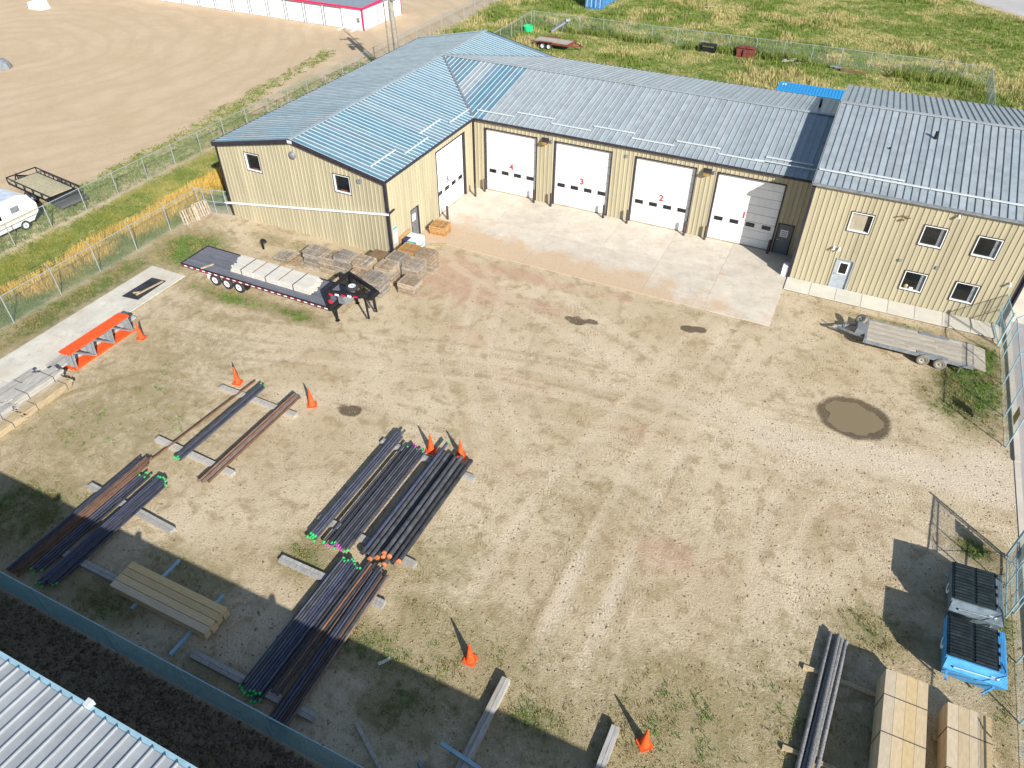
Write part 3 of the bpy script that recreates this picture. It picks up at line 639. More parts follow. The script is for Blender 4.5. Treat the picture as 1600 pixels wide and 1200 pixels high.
part(MB().beam((.16,-LA-.13,3.22),(.28,-LA+.4,3.40),.09,.09), 'downspout_elbow', 'trim', ws)
part(MB().beam((-14.15,-LA-.13,.95),(-15.3,-LA-.2,.55),.11,.11), 'downspout_outlet', 'trim', ws)
part(MB().beam((.12,-.12,.02),(.12,-.12,HE-.1),.13,.13), 'downspout', 'trim', ws)
part(MB().box(.045,.06,-11.6,-11.12,.86,2.02), 'wall_notice', 'sign', ws); part(MB().box(.061,.066,-11.58,-11.14,1.84,2.0), 'notice_header', 'teal', ws)

# --- office building R
ofc = thing('office_building', 'taller tan metal office building with pale grey roof and square white-framed windows', 'office', (XR, -DR, 0))
fR = lambda u, d, z: (XR+u, -DR-d, z)
LR = XE-XR; yrR = (YB-DR)/2+.17; ymid = (15.9-DR)/2; yrR = ymid; sR = .1766; HRR = HER+sR*(15.9+DR)/2
wins = [(2.53,3.73,4.06,5.24),(6.49,7.68,4.08,5.29),(9.30,10.50,4.08,5.27),(6.46,7.65,1.02,2.24),(9.26,10.46,1.02,2.23)]
rd = (2.52, 3.56)
wall(ofc, (XR,-DR,0), (1,0,0), LR, lambda u: HER, wins+[(rd[0],rd[1],0,2.1)], (0,-1,0))
gz = lambda y: HER+sR*((15.9+DR)/2-abs(y-ymid))-.02
wall(ofc, (XR,15.9,0), (0,-1,0), 15.9+DR, lambda u: gz(15.9-u), [], (-1,0,0))
wall(ofc, (XE,-DR,0), (0,1,0), 15.9+DR, lambda u: gz(-DR+u), [], (1,0,0))
wall(ofc, (XE,15.9,0), (-1,0,0), LR, lambda u: HER, [], (0,1,0))
for i, ww in enumerate(wins): window(ofc, fR, *ww, glass='blind' if i == 0 else 'glass')
mandoor(ofc, fR, rd[0], rd[1], 2.1, 'doorpale', win=(rd[0]+.30, rd[1]-.30, 1.10, 1.80), frm='galv')
# curtains / sill things seen in the windows (just inside the dark panes they read as flat on the glass)
for i, (a, b, c, d) in enumerate(wins):
    if i == 0: part(MB().box(XR+b-.30, XR+b-.06, -DR+.06, -DR+.074, c+.06, d-.06), 'dark_gap', 'glass', ofc)
    else: part(MB().box(XR+b-.30, XR+b-.06, -DR+.06, -DR+.074, c+.06, d-.06), 'drawn_blind', 'steelgrey', ofc)
a, b, c, d = wins[3]
mb = MB(); mb.lathe((XR+a+.30,-DR-.0,c+.12),(0,0,1),[(0,.05),(.02,.10),(.14,.12),(.20,.08),(.24,.0)],8); part(mb, 'window_plant', 'wood_tan', ofc)
part(MB().box(XR+a+.5,XR+a+.72,-DR+.02,-DR+.073,c+.07,c+.17), 'sill_box', 'sign', ofc)
for x0,x1,y0,y1 in ((XR-.06,XR+.12,-DR-.06,-DR-.041),(XR-.06,XR-.041,-DR-.04,-DR+.12),(XE-.12,XE+.06,-DR-.06,-DR-.041),(XE+.041,XE+.06,-DR-.04,-DR+.14)):
    part(MB().box(x0,x1,y0,y1,0,HER-.03), 'corner_trim', 'trim', ofc)
zR = lambda y: HER+.06+sR*((15.9+DR)/2-abs(y-ymid))
xs = np.arange(XR-.08, XE+.2, PW)
for i in range(len(xs)-1):
    a, b = xs[i], xs[i+1]; y0 = -DR-OV; y1 = 15.9+OV
    roof_panel(ofc, (a,y0,zR(y0)), (b,y0,zR(y0)), (a,ymid,zR(ymid)), (b,ymid,zR(ymid)), 'roof', seam_mat='seam_dark')
    roof_panel(ofc, (b,y1,zR(y1)), (a,y1,zR(y1)), (b,ymid,zR(ymid)), (a,ymid,zR(ymid)), 'roof', seam_mat='seam_dark')
part(MB().beam((XR-.08,ymid,HRR+.11),(XE+.1,ymid,HRR+.11),.30,.05), 'ridge_cap', 'roof_pale', ofc)
part(MB().box(XR-.08,XE+.15,-DR-OV-.11,-DR-OV-.005,HER-.10,HER+.03), 'gutter', 'steelgrey', ofc)
for xx in (XR-.12, XE+.16):
    for s in (-1, 1):
        ye = ymid+s*((15.9+DR)/2+OV); part(MB().beam((xx,ymid,HRR-.02),(xx,ye,zR(ye)-.10),.07,.22,(0,0,1)), 'rake_trim', 'roof', ofc)
for k in range(4): part(MB().box(XR+3.07*k, XR+3.07*(k+1)-.03, -1.70, -1.58, zR(-1.64)+.06, zR(-1.64)+.13), 'snow_guard', 'guard', ofc)
part(MB().box(26.15,29.2,-1.37,-1.27,zR(-1.32)+.06,zR(-1.32)+.13), 'snow_guard', 'guard', ofc)
part(MB().cyl((30.4,3.9,zR(3.9)-.02),(30.4,3.9,zR(3.9)+.45),.1,.1,10), 'vent_pipe', 'black', ofc)
part(MB().cyl((28.0,1.9,zR(1.9)),(28.0,1.9,zR(1.9)+.12),.05,.05,8), 'vent_pipe', 'black', ofc)
for x, z in ((26.64,2.8),(26.96,2.8),(32.4,6.25),(36.3,2.85)):
    mb = MB(); mb.cyl((x,-DR-.03,z),(x,-DR-.12,z),.06,.06,8); mb.cyl((x,-DR-.12,z),(x,-DR-.28,z-.09),.06,.085,10); part(mb, 'flood_lamp', 'sign', ofc)
for x, z in ((30.43,2.85),(32.47,2.86)): part(MB().box(x-.1,x+.1,-DR-.10,-DR-.035,z-.08,z+.08), 'intake_vent', 'steelgrey', ofc)
mb = MB(); mb.beam((29.35,-DR-.10,5.47),(29.7,-DR-.10,5.62),.05,.06); mb.beam((29.7,-DR-.10,5.62),(30.1,-DR-.10,5.55),.05,.06); mb.beam((29.7,-DR-.03,5.6),(29.7,-DR-.14,5.6),.05,.05); mb.box(29.66,29.80,-DR-.2,-DR-.06,5.34,5.42)
part(mb, 'antenna_bracket', 'brownboard', ofc)
part(MB().beam((XE+.10,-DR-.1,.02),(XE+.10,-DR-.1,HER-.1),.10,.10), 'downspout', 'trim', ofc)

# --- neighbouring building at the bottom left
NE, NZ = -43.98, 6.65
nb = thing('neighbour_building', 'building with pale ribbed metal roof and blue-grey eave beyond the teal chain-link fence', 'building', (5, -50, 0))
nbx = np.arange(-26, 33.0, .41); sN = .085
for i in range(len(nbx)-1):
    a, b = nbx[i], nbx[i+1]; y1 = -60.0
    roof_panel(nb, (a,NE,NZ), (b,NE,NZ), (a,y1,NZ+sN*(NE-y1)), (b,y1,NZ+sN*(NE-y1)), 'roof_pale', seam_mat='roof_pale', k=1.35)
part(MB().box(-26,33.0,NE+.006,NE+.14,NZ-.16,NZ-.01), 'gutter', 'rail_teal', nb)
for x in (6.8, 11.75, 19): part(MB().box(x, x+.16, NE+.02, NE+.22, NZ-.06, NZ+.16), 'gutter_bracket', 'guard', nb)
M_nbw = M('grey_block_wall', (.30,.30,.30), .8, 0, .1)
part(MB().box(-25.8,32.8,-75.8,NE-.25,0,NZ-.05), 'wall', M_nbw, nb)
part(MB().hexa([(-26,-76,NZ),(32.9,-76,NZ),(32.9,-60.01,NZ+sN*16),(-26,-60.01,NZ+sN*16),(-26,-76,NZ+.05),(32.9,-76,NZ+.05),(32.9,-60.01,NZ+sN*16+.05),(-26,-60.01,NZ+sN*16+.05)]), 'rear_roof_slope', 'roof_pale', nb)

# --- self-storage row
st = thing('storage_building', 'long white self-storage row with magenta roof trim and roll-up doors', 'storage', (-50, 36, 0))
SX0, SX1, SY0, SY1, SH = -84, -32.4, 32.4, 41.2, 2.55
part(MB().box(SX0,SX1,SY0,SY1,0,SH), 'wall', 'storewhite', st)
rf = part(MB().hexa([(SX0-.1,SY0-.15,SH+.005),(SX1+.15,SY0-.15,SH+.005),(SX1+.15,SY1+.1,SH+.005),(SX0-.1,SY1+.1,SH+.005),(SX0-.1,SY0-.15,SH+.06),(SX1+.15,SY0-.15,SH+.06),(SX1+.15,SY1+.1,SH+.35),(SX0-.1,SY1+.1,SH+.35)]), 'roof', 'storeroof', st)
part(MB().box(SX0-.1,SX1+.19,SY0-.22,SY0-.16,SH-.14,SH+.10), 'eave_trim', 'magenta', st)
part(MB().hexa([(SX1+.16,SY0-.155,SH-.14),(SX1+.22,SY0-.155,SH-.14),(SX1+.22,SY1+.1,SH-.14),(SX1+.16,SY1+.1,SH-.14),(SX1+.16,SY0-.155,SH+.10),(SX1+.22,SY0-.155,SH+.10),(SX1+.22,SY1+.1,SH+.40),(SX1+.16,SY1+.1,SH+.40)]), 'rake_trim', 'magenta', st)
part(MB().box(SX1-.12,SX1+.06,SY0-.06,SY0-.005,0,SH-.15), 'corner_trim', 'magenta', st); part(MB().box(SX1+.01,SX1+.06,SY0,SY0+.14,0,SH-.15), 'corner_trim', 'magenta', st)
part(MB().box(SX1+.01,SX1+.06,SY1-.15,SY1,0,SH-.15), 'corner_trim', 'magenta', st)
x = SX1-5.6
while x > SX0+3:
    d_ = part(MB().box(x,x+2.45,SY0-.05,SY0-.005,.04,2.15), 'roll_up_door', 'storewhite', st)
    for k in range(6): part(MB().box(x+.04,x+2.41,SY0-.075,SY0-.052,.06+.345*k,.06+.345*k+.325), 'door_slat', 'storewhite', d_)
    for xx in (x-.10, x+2.46): part(MB().box(xx,xx+.09,SY0-.09,SY0-.004,.0,2.2), 'door_jamb', 'steelgrey', d_)
    part(MB().box(x-.1,x+2.55,SY0-.09,SY0-.004,2.2,2.27), 'door_head', 'steelgrey', d_)
    x -= 2.95
for y in (33.2, 35.7, 38.2):
    d_ = part(MB().box(SX1+.005,SX1+.05,y,y+2.0,.04,2.1), 'roll_up_door', 'storewhite', st)
    for k in range(6): part(MB().box(SX1+.052,SX1+.07,y+.04,y+1.96,.06+.34*k,.06+.34*k+.32), 'door_slat', 'storewhite', d_)
    for yy in (y-.08, y+2.01): part(MB().box(SX1+.004,SX1+.09,yy,yy+.07,0,2.15), 'door_jamb', 'steelgrey', d_)
mb = MB()
for k in range(14): mb.box(SX1-2.75+.19*k, SX1-2.75+.19*k+.06, SY0-.035, SY0-.002, .02, SH-.18)
part(mb, 'ribbed_corner_panel', 'storewhite', st); part(MB().box(SX1-.75,SX1-.4,SY0-.17,SY0-.04,.95,1.45), 'meter_box', 'steelgrey', st)
for x in (-34.9, -33.0): part(MB().beam((x,SY0-.1,.25),(x-.55,SY0-1.2,.03),.10,.10), 'downspout_outlet', 'white', st)

# ------------------------------------------------------------------ bollards, cones
def bollard(loc, label):
    o = thing('bollard', label, 'bollard', (*loc, 0), 'steel bollards beside the overhead doors'); h = 1.02
    mb = MB(); mb.cyl((loc[0],loc[1],-.05),(loc[0],loc[1],h),.085,.085,12); part(mb, 'post', 'bollard', o, False)
    mb = MB(); mb.lathe((loc[0],loc[1],h),(0,0,1),[(0,.085),(.035,.06),(.045,0)],12); part(mb, 'cap', 'bollard', o)
for loc, t in [((.74,-5.61),'beside pallet stack at the front jamb of door 5'),((.86,-1.47),'at the inner corner by door 5'),((1.12,-.41),'at the left jamb of door 4'),((5.31,-.46),'at the right jamb of door 4'),((6.70,-.45),'at the left jamb of door 3'),
 ((10.89,-.45),'at the right jamb of door 3'),((12.71,-.48),'at the left jamb of door 2'),((16.91,-.40),'at the right jamb of door 2'),((18.39,-.35),'at the left jamb of door 1'),((22.72,-.34),'at the shaded right jamb of door 1')]:
    bollard(loc, 'dark brown steel bollard '+t)
CONE_H = 1.1
def make_cone(loc, label, rz=0, tilt=0):
    o = thing('traffic_cone', label, 'cone', (*loc, 0), 'orange traffic cones in the yard', rz)
    x, y = loc
    me1 = MB().prism([(-.24,-.19),(-.19,-.24),(.19,-.24),(.24,-.19),(.24,.19),(.19,.24),(-.19,.24),(-.24,.19)], .0, .05)
    link(me1.mesh('base', 'cone'), 'base', o)
    mb = MB(); mb.lathe((0,0,.05),(0,0,1),[(0,.185),(.05,.165),(CONE_H-.1,.035),(CONE_H-.05,.03),(CONE_H-.045,.0)],18); link(mb.mesh('cone_body','cone',(0,0,0),True), 'cone_body', o)
    return o
for loc, t, rz in [((-8.15,-25.93),'orange traffic cone at the end of the orange rack frames',.3),((-.39,-26.63),'orange traffic cone behind the single rusty pipe',.2),((4.3,-26.35),'orange traffic cone behind the thick rusty pipe bundle',.6),
 ((11.52,-26.5),'orange traffic cone beside pink-capped thin pipes',.1),((13.0,-26.2),'orange traffic cone behind the orange-capped casing pipes',.5),((18.33,-35.3),'lone orange traffic cone on open dirt beyond the long timber',.05),((25.14,-35.45),'orange traffic cone standing askew beside the shaded timber end',.75)]:
    make_cone(loc, t, rz)

# ------------------------------------------------------------------ chain-link fences
def fence(name, label, p0, p1, h, posts, mat_mesh='link', mat_rail='galv', arm=0, pitch=.075, wire=.0045, rail=.028, mid=False, wires3=False, postr=.035, fullmesh=True):
    p0 = Vector((*p0,0)); p1 = Vector((*p1,0)); L = (p1-p0).length; d = (p1-p0)/L; nn = Vector((-d.y, d.x, 0))
    o = thing(name, label, 'fence', p0)
    gzp = lambda q: float(ground_z(np.array([q.x]), np.array([q.y]))[0])
    for u in posts:
        q = p0+d*u; zb = gzp(q); pr = part(MB().cyl(q+Vector((0,0,zb-.1)), q+Vector((0,0,h+.04)), postr, postr, 8), 'post', mat_rail, o)
        if arm:
            a = q+Vector((0,0,h+.03)); b = a+nn*arm*.26+Vector((0,0,.30)); part(MB().beam(a, b, .035, .035), 'barb_arm', mat_rail, pr)
    part(MB().cyl(p0+Vector((0,0,h)), p1+Vector((0,0,h)), rail, rail, 6), 'top_rail', mat_rail, o)
    if mid: part(MB().cyl(p0+Vector((0,0,h*.5)), p1+Vector((0,0,h*.5)), rail*.8, rail*.8, 6), 'mid_rail', mat_rail, o)
    part(MB().cyl(p0+Vector((0,0,.06)), p1+Vector((0,0,.06)), .008, .008, 4), 'tension_wire', mat_rail, o)
    if arm:
        for k in (1, 2, 3):
            e = nn*arm*.26*k/3+Vector((0,0,h+.03+.30*k/3)); part(MB().cyl(p0+e, p1+e, .0045, .0045, 4), 'barbed_wire', mat_rail, o)
    # mesh strands
    vs = []; fs = []; H0, H1 = .05, h-.01; H = H1-H0; s_ = pitch*math.sqrt(2)
    for sgn in (1, -1):
        for u0 in np.arange(-H, L, s_):
            a0, a1 = u0, u0+H; z0, z1 = H0, H1
            if sgn < 0: z0, z1 = H1, H0
            if a0 < 0: z0 = z0+(z1-z0)*(-a0)/H; a0 = 0
            if a1 > L: z1 = z0+(z1-z0)*(L-a0)/(a1-a0); a1 = L
            if a1-a0 < .01: continue
            P = p0+d*a0+Vector((0,0,z0)); Q = p0+d*a1+Vector((0,0,z1)); t = (Q-P).normalized(); e = t.cross(nn)*wire; f = nn*wire
            k = len(vs); vs += [P+e, P-e*.5+f, P-e*.5-f, Q+e, Q-e*.5+f, Q-e*.5-f]; fs += [(k,k+1,k+4,k+3),(k+1,k+2,k+5,k+4),(k+2,k,k+3,k+5)]
    mb = MB(); mb.v = [tuple(v) for v in vs]; mb.f = fs
    m_ = part(mb, 'wire_mesh', mat_mesh, o); m_['kind'] = 'stuff'
    return o
fence('chain_link_fence', 'teal chain-link fence with pale top rail between the pipe yard and the ribbed roof', (-15.9,-40.75), (36.75,-40.75), 1.8, [-0+3.65*k+.3 for k in range(15)], 'link_teal', 'rail_teal', 0, .060, .0043)
fence('chain_link_fence', 'galvanised chain-link fence with barbed-wire arms beside the concrete pad', (-16.1,-40.7), (-16.1,-12.6), 1.85, [0.1,3.3,6.4,9.5,12.6,15.9,18.9,21.95,25.0,28.0], 'link', 'galv', 1, .075, .0036)
fence('chain_link_fence', 'short chain-link fence closing the gap beside the gable end wall', (-16.1,-12.5), (-13.85,-12.0), 1.85, [.35,1.1,2.1], 'link', 'galv', 0, .07, .0045, mid=True)
fence('chain_link_fence', 'long low chain-link fence between the weedy ditch and the sandy lot', (-24.0,-34), (-24.0,75), 1.7, [.2+2.95*k for k in range(37)], 'link', 'galv', 0, .11, .0034)
fence('chain_link_fence', 'chain-link fence crossing the tall grass behind the workshop', (-14.6,43.6), (36.5,44.6), 1.8, [.2+3.05*k for k in range(17)]+[51.0], 'link', 'galv', 0, .11, .0036)
fence('chain_link_fence', 'chain-link side fence running back from the workshop corner to the field corner', (-14.6,16.2), (-14.6,43.5), 1.8, [.2+3.0*k for k in range(9)]+[27], 'link', 'galv', 0, .11, .0036)
fence('chain_link_fence', 'chain-link fence return with tall corner posts behind the office', (36.8,16.5), (36.8,44.5), 1.8, [.2,3,6,9,12,15,18,21,24,27.8], 'link', 'galv', 0, .11, .0036)
fence('chain_link_fence', 'chain-link fence with sign between the small trailer and the driveway', (36.85,-14.13), (36.85,-5.2), 2.1, [.05,2.5,5.3,7.75,8.85], 'link', 'rail_teal', -1, .10, .0026)
fence('chain_link_fence', 'chain-link fence with barbed wire behind the two dumpsters', (36.8,-40.6), (36.8,-21.6), 2.1, [.2,3.1,6.0,8.8,11.5,14.0,16.3,18.95], 'link', 'rail_teal', -1, .10, .0026)
# open swing gate leaf by the sidewalk, and its partner
def gate(label, p, ang, wd, h):
    o = thing('swing_gate', label, 'gate', (*p, 0)); d = Vector((math.cos(ang), math.sin(ang), 0)); p = Vector((*p, 0))
    for u in (.03, wd*.5, wd): part(MB().cyl(p+d*u+Vector((0,0,.1)), p+d*u+Vector((0,0,h)), .03, .03, 8), 'gate_stile', 'rail_teal', o)
    for z in (.12, h*.5, h): part(MB().cyl(p+Vector((0,0,z)), p+d*wd+Vector((0,0,z)), .03, .03, 8), 'gate_rail', 'rail_teal', o)
    part(MB().cyl(p+Vector((0,0,.12)), p+d*wd+Vector((0,0,h)), .012, .012, 6), 'brace_rod', 'rail_teal', o)
    mb = MB(); nn = Vector((-d.y, d.x, 0))
    for sgn in (1, -1):
        for u0 in np.arange(-h, wd, .10):
            a0, a1 = max(u0, 0), min(u0+h-.15, wd)
            if a1-a0 < .05: continue
            f = lambda a: .12+(a-u0) if sgn > 0 else h-(a-u0)
            mb.beam(p+d*a0+Vector((0,0,f(a0))), p+d*a1+Vector((0,0,f(a1))), .005, .005)
    m_ = part(mb, 'wire_mesh', 'link', o); m_['kind'] = 'stuff'
    part(MB().cyl(p+Vector((0,0,-.1)), p+Vector((0,0,h+.15)), .05, .05, 10), 'hinge_post', 'rail_teal', o)
gate('open chain-link gate leaf standing by the sidewalk corner', (36.7,-5.0), math.radians(96), 3.2, 2.1)
gate('open chain-link gate leaf folded back along the fence near the dumpsters', (36.62,-21.35), math.radians(-93), 3.4, 2.1)
def board(label, cx, y0, y1, z0, z1, mat):
    solo(MB().box(cx-.012, cx+.012, y0, y1, z0, z1), 'sign_board', mat, label, 'sign', (cx, (y0+y1)/2, z0))
board('small ochre sign board on the driveway fence', 36.78, -13.6, -12.9, 1.05, 1.75, 'ochre')
board('narrow grey sign board on the fence end post by the dumpsters', 36.70, -22.5, -21.75, .7, 1.5, 'steelgrey')

# ------------------------------------------------------------------ wheels
def wheel(parent, c, axis, r, wd, tyre='tyre', rim='rim'):
    """tyre part with rim sub-part; c centre, axis outward direction"""
    c = Vector(c); ax = Vector(axis).normalized(); h = wd/2
    mb = MB(); mb.lathe(c, ax, [(-h*.8,r*.58),(-h,r*.75),(-h*.85,r*.94),(-h*.4,r),(h*.4,r),(h*.85,r*.94),(h,r*.75),(h*.8,r*.58)], 22)
    t = part(mb, 'wheel', tyre, parent, True)
    mb = MB(); mb.lathe(c, ax, [(h*.80,r*.585),(h*.92,r*.54),(h*.55,r*.46),(h*.35,r*.30),(h*.55,r*.2),(h*.55,0)], 18); part(mb, 'rim', rim, t, True)
    mb = MB(); mb.lathe(c, ax, [(h*.56,r*.14),(h*.85,r*.12),(h*.9,0)], 10); part(mb, 'hub', 'steelgrey', t, True)
    mb = MB(); mb.lathe(c, -ax, [(h*.70,r*.59),(h*.3,r*.3),(h*.3,0)], 16); part(mb, 'inner_rim', 'black', t)
    return t
# ------------------------------------------------------------------ gooseneck flatbed
fx0, fx1, fy0, fy1, fz = -10.82, .70, -19.80, -17.32, .95
fb_ = thing('flatbed_trailer', 'black gooseneck flatbed trailer with grey plank deck beside the pallet stacks', 'trailer', (-5, -18.56, 0))
nb_ = 11; bw = (fy1-fy0-.16)/nb_
for k in range(nb_): part(MB().box(fx0+.06, fx1-.05, fy0+.08+k*bw+.006, fy0+.08+(k+1)*bw-.006, fz-.05, fz+random.uniform(0,.006)), 'deck_board', 'deck_dark', fb_)
for y in (fy0, fy1-.075): part(MB().box(fx0, fx1, y, y+.075, fz-.20, fz+.012), 'side_rail', 'black', fb_)
part(MB().box(fx0-.04, fx0+.055, fy0+.076, fy1-.076, fz-.28, fz+.014), 'rear_bumper', 'black', fb_)
part(MB().box(fx1-.05, fx1+.06, fy0+.076, fy1-.076, fz-.28, fz+.016), 'front_beam', 'black', fb_)
for y in (fy0+.55, fy1-.75): part(MB().box(fx0+.1, fx1-.1, y, y+.16, fz-.42, fz-.06), 'main_beam', 'black', fb_)
n_ = 46; tl = (fx1-fx0-.1)/n_
for k in range(n_): part(MB().box(fx0+.05+k*tl, fx0+.05+(k+1)*tl-.015, fy0-.012, fy0-.002, fz-.13, fz-.05), 'reflector_tape', 'tape_red' if k % 2 == 0 else 'tape_white', fb_)
for x in (-8.15, -7.18, -6.22):
    wheel(fb_, (x, fy0+.10, .40), (0,-1,0), .40, .24); wheel(fb_, (x, fy1-.10, .40), (0,1,0), .40, .24)
    part(MB().beam((x,fy0+.25,.42),(x,fy1-.25,.42),.12,.12), 'axle', 'black', fb_)
part(MB().box(-8.75,-5.65,fy0+.22,fy0+.30,.55,.90), 'inner_guard', 'black', fb_)
part(MB().box(-5.62,-5.54,fy0+.0,fy0+.3,.38,.92), 'mud_flap', 'black', fb_); part(MB().box(-8.72,-8.64,fy0+.0,fy0+.3,.38,.92), 'mud_flap', 'sign', fb_)
zt = 2.0
for y in (fy0+.12, fy1-.12):
    part(MB().beam((fx1-.05,y,fz-.2),(fx1+.05,y,zt),.16,.24), 'riser_beam', 'black', fb_)
    part(MB().beam((fx1-.02,y,zt),(fx1+2.35,(fy0+fy1)/2+(y-(fy0+fy1)/2)*.30,zt-.10),.14,.26), 'neck_beam', 'black', fb_)
    for k in range(5):
        t = .12+.15*k; yc = y+((fy0+fy1)/2+(y-(fy0+fy1)/2)*.30-y)*t
        if y < -18.5: part(MB().box(fx1+2.35*t-.12, fx1+2.35*t+.12, yc-.165, yc-.09, zt-.09-.1*t, zt+.0-.1*t), 'reflector_tape', 'tape_red' if k % 2 == 0 else 'tape_white', fb_)
    part(MB().beam((fx1+.35,y+(.1 if y < -18.5 else -.1),fz-.2),(fx1+.35,y+(.1 if y < -18.5 else -.1),.05),.11,.11), 'landing_leg', 'black', fb_)
    part(MB().box(fx1+.24,fx1+.46,y+(.1 if y < -18.5 else -.1)-.11,y+(.1 if y < -18.5 else -.1)+.11,.0,.045), 'foot_plate', 'black', fb_)
part(MB().beam((fx1,fy0+.1,zt+.02),(fx1,fy1-.1,zt+.02),.14,.18), 'cross_beam', 'black', fb_)
part(MB().beam((fx1+.35,fy0+.1,fz-.1),(fx1+.35,fy1-.1,fz-.1),.12,.14), 'cross_beam', 'black', fb_)
part(MB().box(fx1+.9,fx1+1.05,fy0+.45,fy1-.45,zt-.12,zt+.0), 'cross_beam', 'black', fb_)
part(MB().hexa([(fx1+2.2,-19.05,zt-.26),(fx1+2.62,-19.0,zt-.26),(fx1+2.62,-18.1,zt-.26),(fx1+2.2,-18.05,zt-.26),(fx1+2.2,-19.0,zt+.02),(fx1+2.55,-18.9,zt-.02),(fx1+2.55,-18.2,zt-.02),(fx1+2.2,-18.1,zt+.02)]), 'neck_plate', 'black', fb_)
part(MB().cyl((fx1+2.42,-18.56,zt-.25),(fx1+2.42,-18.56,.85),.075,.06,10), 'coupler', 'black', fb_)
for y in (-18.95,-18.15): part(MB().beam((fx1+2.1,y,zt-.2),(fx1+2.1+.1,y,.30),.09,.09), 'drop_leg', 'black', fb_)
wheel(fb_, (fx1+1.15,-18.75,zt+.12), (0,0,1), .38, .22)
part(MB().hexa([(fx1+.25,-19.1,fz),(fx1+.75,-19.1,fz),(fx1+.75,-18.0,fz),(fx1+.25,-18.0,fz),(fx1+.25,-19.1,fz+.45),(fx1+.6,-19.1,fz+.45),(fx1+.6,-18.0,fz+.45),(fx1+.25,-18.0,fz+.45)]), 'tool_box', 'steelgrey', fb_)
mb = MB(); mb.cyl((fx1+.28,fy0-.05,fz+.55),(fx1+.28,fy0-.0,fz+.55),.14,.14,12); part(mb, 'reflector', 'tape_red', fb_)
part(MB().beam((-9.0,fy0+.02,fz+.035),(-8.75,fy0+.78,fz+.035),.12,.05), 'loose_board', 'wood_tan', fb_) if False else solo(MB().beam((-9.15,fy0+.04,fz+.035),(-8.80,fy0+.80,fz+.035),.12,.045), 'loose_board', 'wood_tan', 'short tan board lying on the rear of the flatbed deck', 'board', (-9,fy0+.4,fz+.01))
# white boards on deck
wl = thing('lumber_bundle', 'strapped bundle of whitish boards on the flatbed trailer deck', 'lumber', (-4.4,-18.4,fz))
ny, nz = 12, 4; yy0, yy1 = -19.18, -17.72; bw = (yy1-yy0)/ny; bh = .095
for j in range(nz):
    for k in range(ny):
        a = -7.05+random.uniform(-.22,.12)-.03*(k); b = -1.35+random.uniform(-.12,.2)+.02*(ny-k)
        part(MB().box(a, b, yy0+k*bw+.006, yy0+(k+1)*bw-.006, fz+.012+j*bh, fz+.012+(j+1)*bh-.006), 'board', 'wood_whiteX', wl)
for i, x in enumerate((-6.35,-5.45,-4.45,-3.45,-2.35)):
    z = fz+.012+nz*bh; m_ = 'strap' if i % 2 == 0 else 'strap_rust'
    part(MB().box(x,x+.07,yy0-.006,yy1+.006,z-.003,z+.008), 'strap', m_, wl); part(MB().box(x,x+.07,yy0-.014,yy0+.001,fz+.012,z+.006), 'strap', 'strap' if i % 2 == 0 else 'tape_white', wl)

# ------------------------------------------------------------------ pallets
PL, PWd, PH = 1.18, 1.08, .135
def pallet_boards():
    top = []; 
    for k in range(7): x = -PL/2+(PL-.09)*k/6; top.append((x, x+.09, -PWd/2, PWd/2, PH-.022, PH))
    strg = [(-PL/2, PL/2, y-.022, y+.022, .022, PH-.0225) for y in (-PWd/2+.025, 0, PWd/2-.025)]
    bot = [(x, x+.095, -PWd/2, PWd/2, 0, .0215) for x in (-PL/2, -.22, .125, PL/2-.095)]
    return top, strg, bot
PTOP, PSTR, PBOT = pallet_boards()
def pmesh(boxes, name, mat):
    mb = MB()
    for b in boxes: mb.box(*b)
    return mb.mesh(name, mat)
PM = {}
for mt in ('pallet', 'pallet_dark', 'pallet_new'):
    PM[mt] = dict(all=pmesh(PTOP+PSTR+PBOT, 'pallet', mt), tops=[pmesh([b], 'deck_board', mt) for b in PTOP], st=[pmesh([b], 'stringer', mt) for b in PSTR], bots=[pmesh([b], 'bottom_board', mt) for b in PBOT])
def pallet_stack(x, y, n, mat, where, rz=0, group='stacked wooden pallets'):
    for k in range(n):
        j = (random.uniform(-.035,.035), random.uniform(-.035,.035)); z = .0+k*(PH+.003)
        rr = rz+random.uniform(-.03,.03); mt = mat if random.random() < .75 else random.choice(['pallet','pallet_dark'] if mat != 'pallet_new' else ['pallet_new'])
        if k < n-1:
            o = link(PM[mt]['all'], 'wooden_pallet', None, (x+j[0], y+j[1], z)); o.rotation_euler = (0,0,rr)
            tag(o, 'lower pallet in '+where, 'pallet', group)
        else:
            o = thing('wooden_pallet', 'topmost pallet of '+where, 'pallet', (x+j[0], y+j[1], z), group, rr)
            for m_ in PM[mt]['tops']: link(m_, 'deck_board', o)
            for m_ in PM[mt]['st']: link(m_, 'stringer', o)
            for m_ in PM[mt]['bots']: link(m_, 'bottom_board', o)
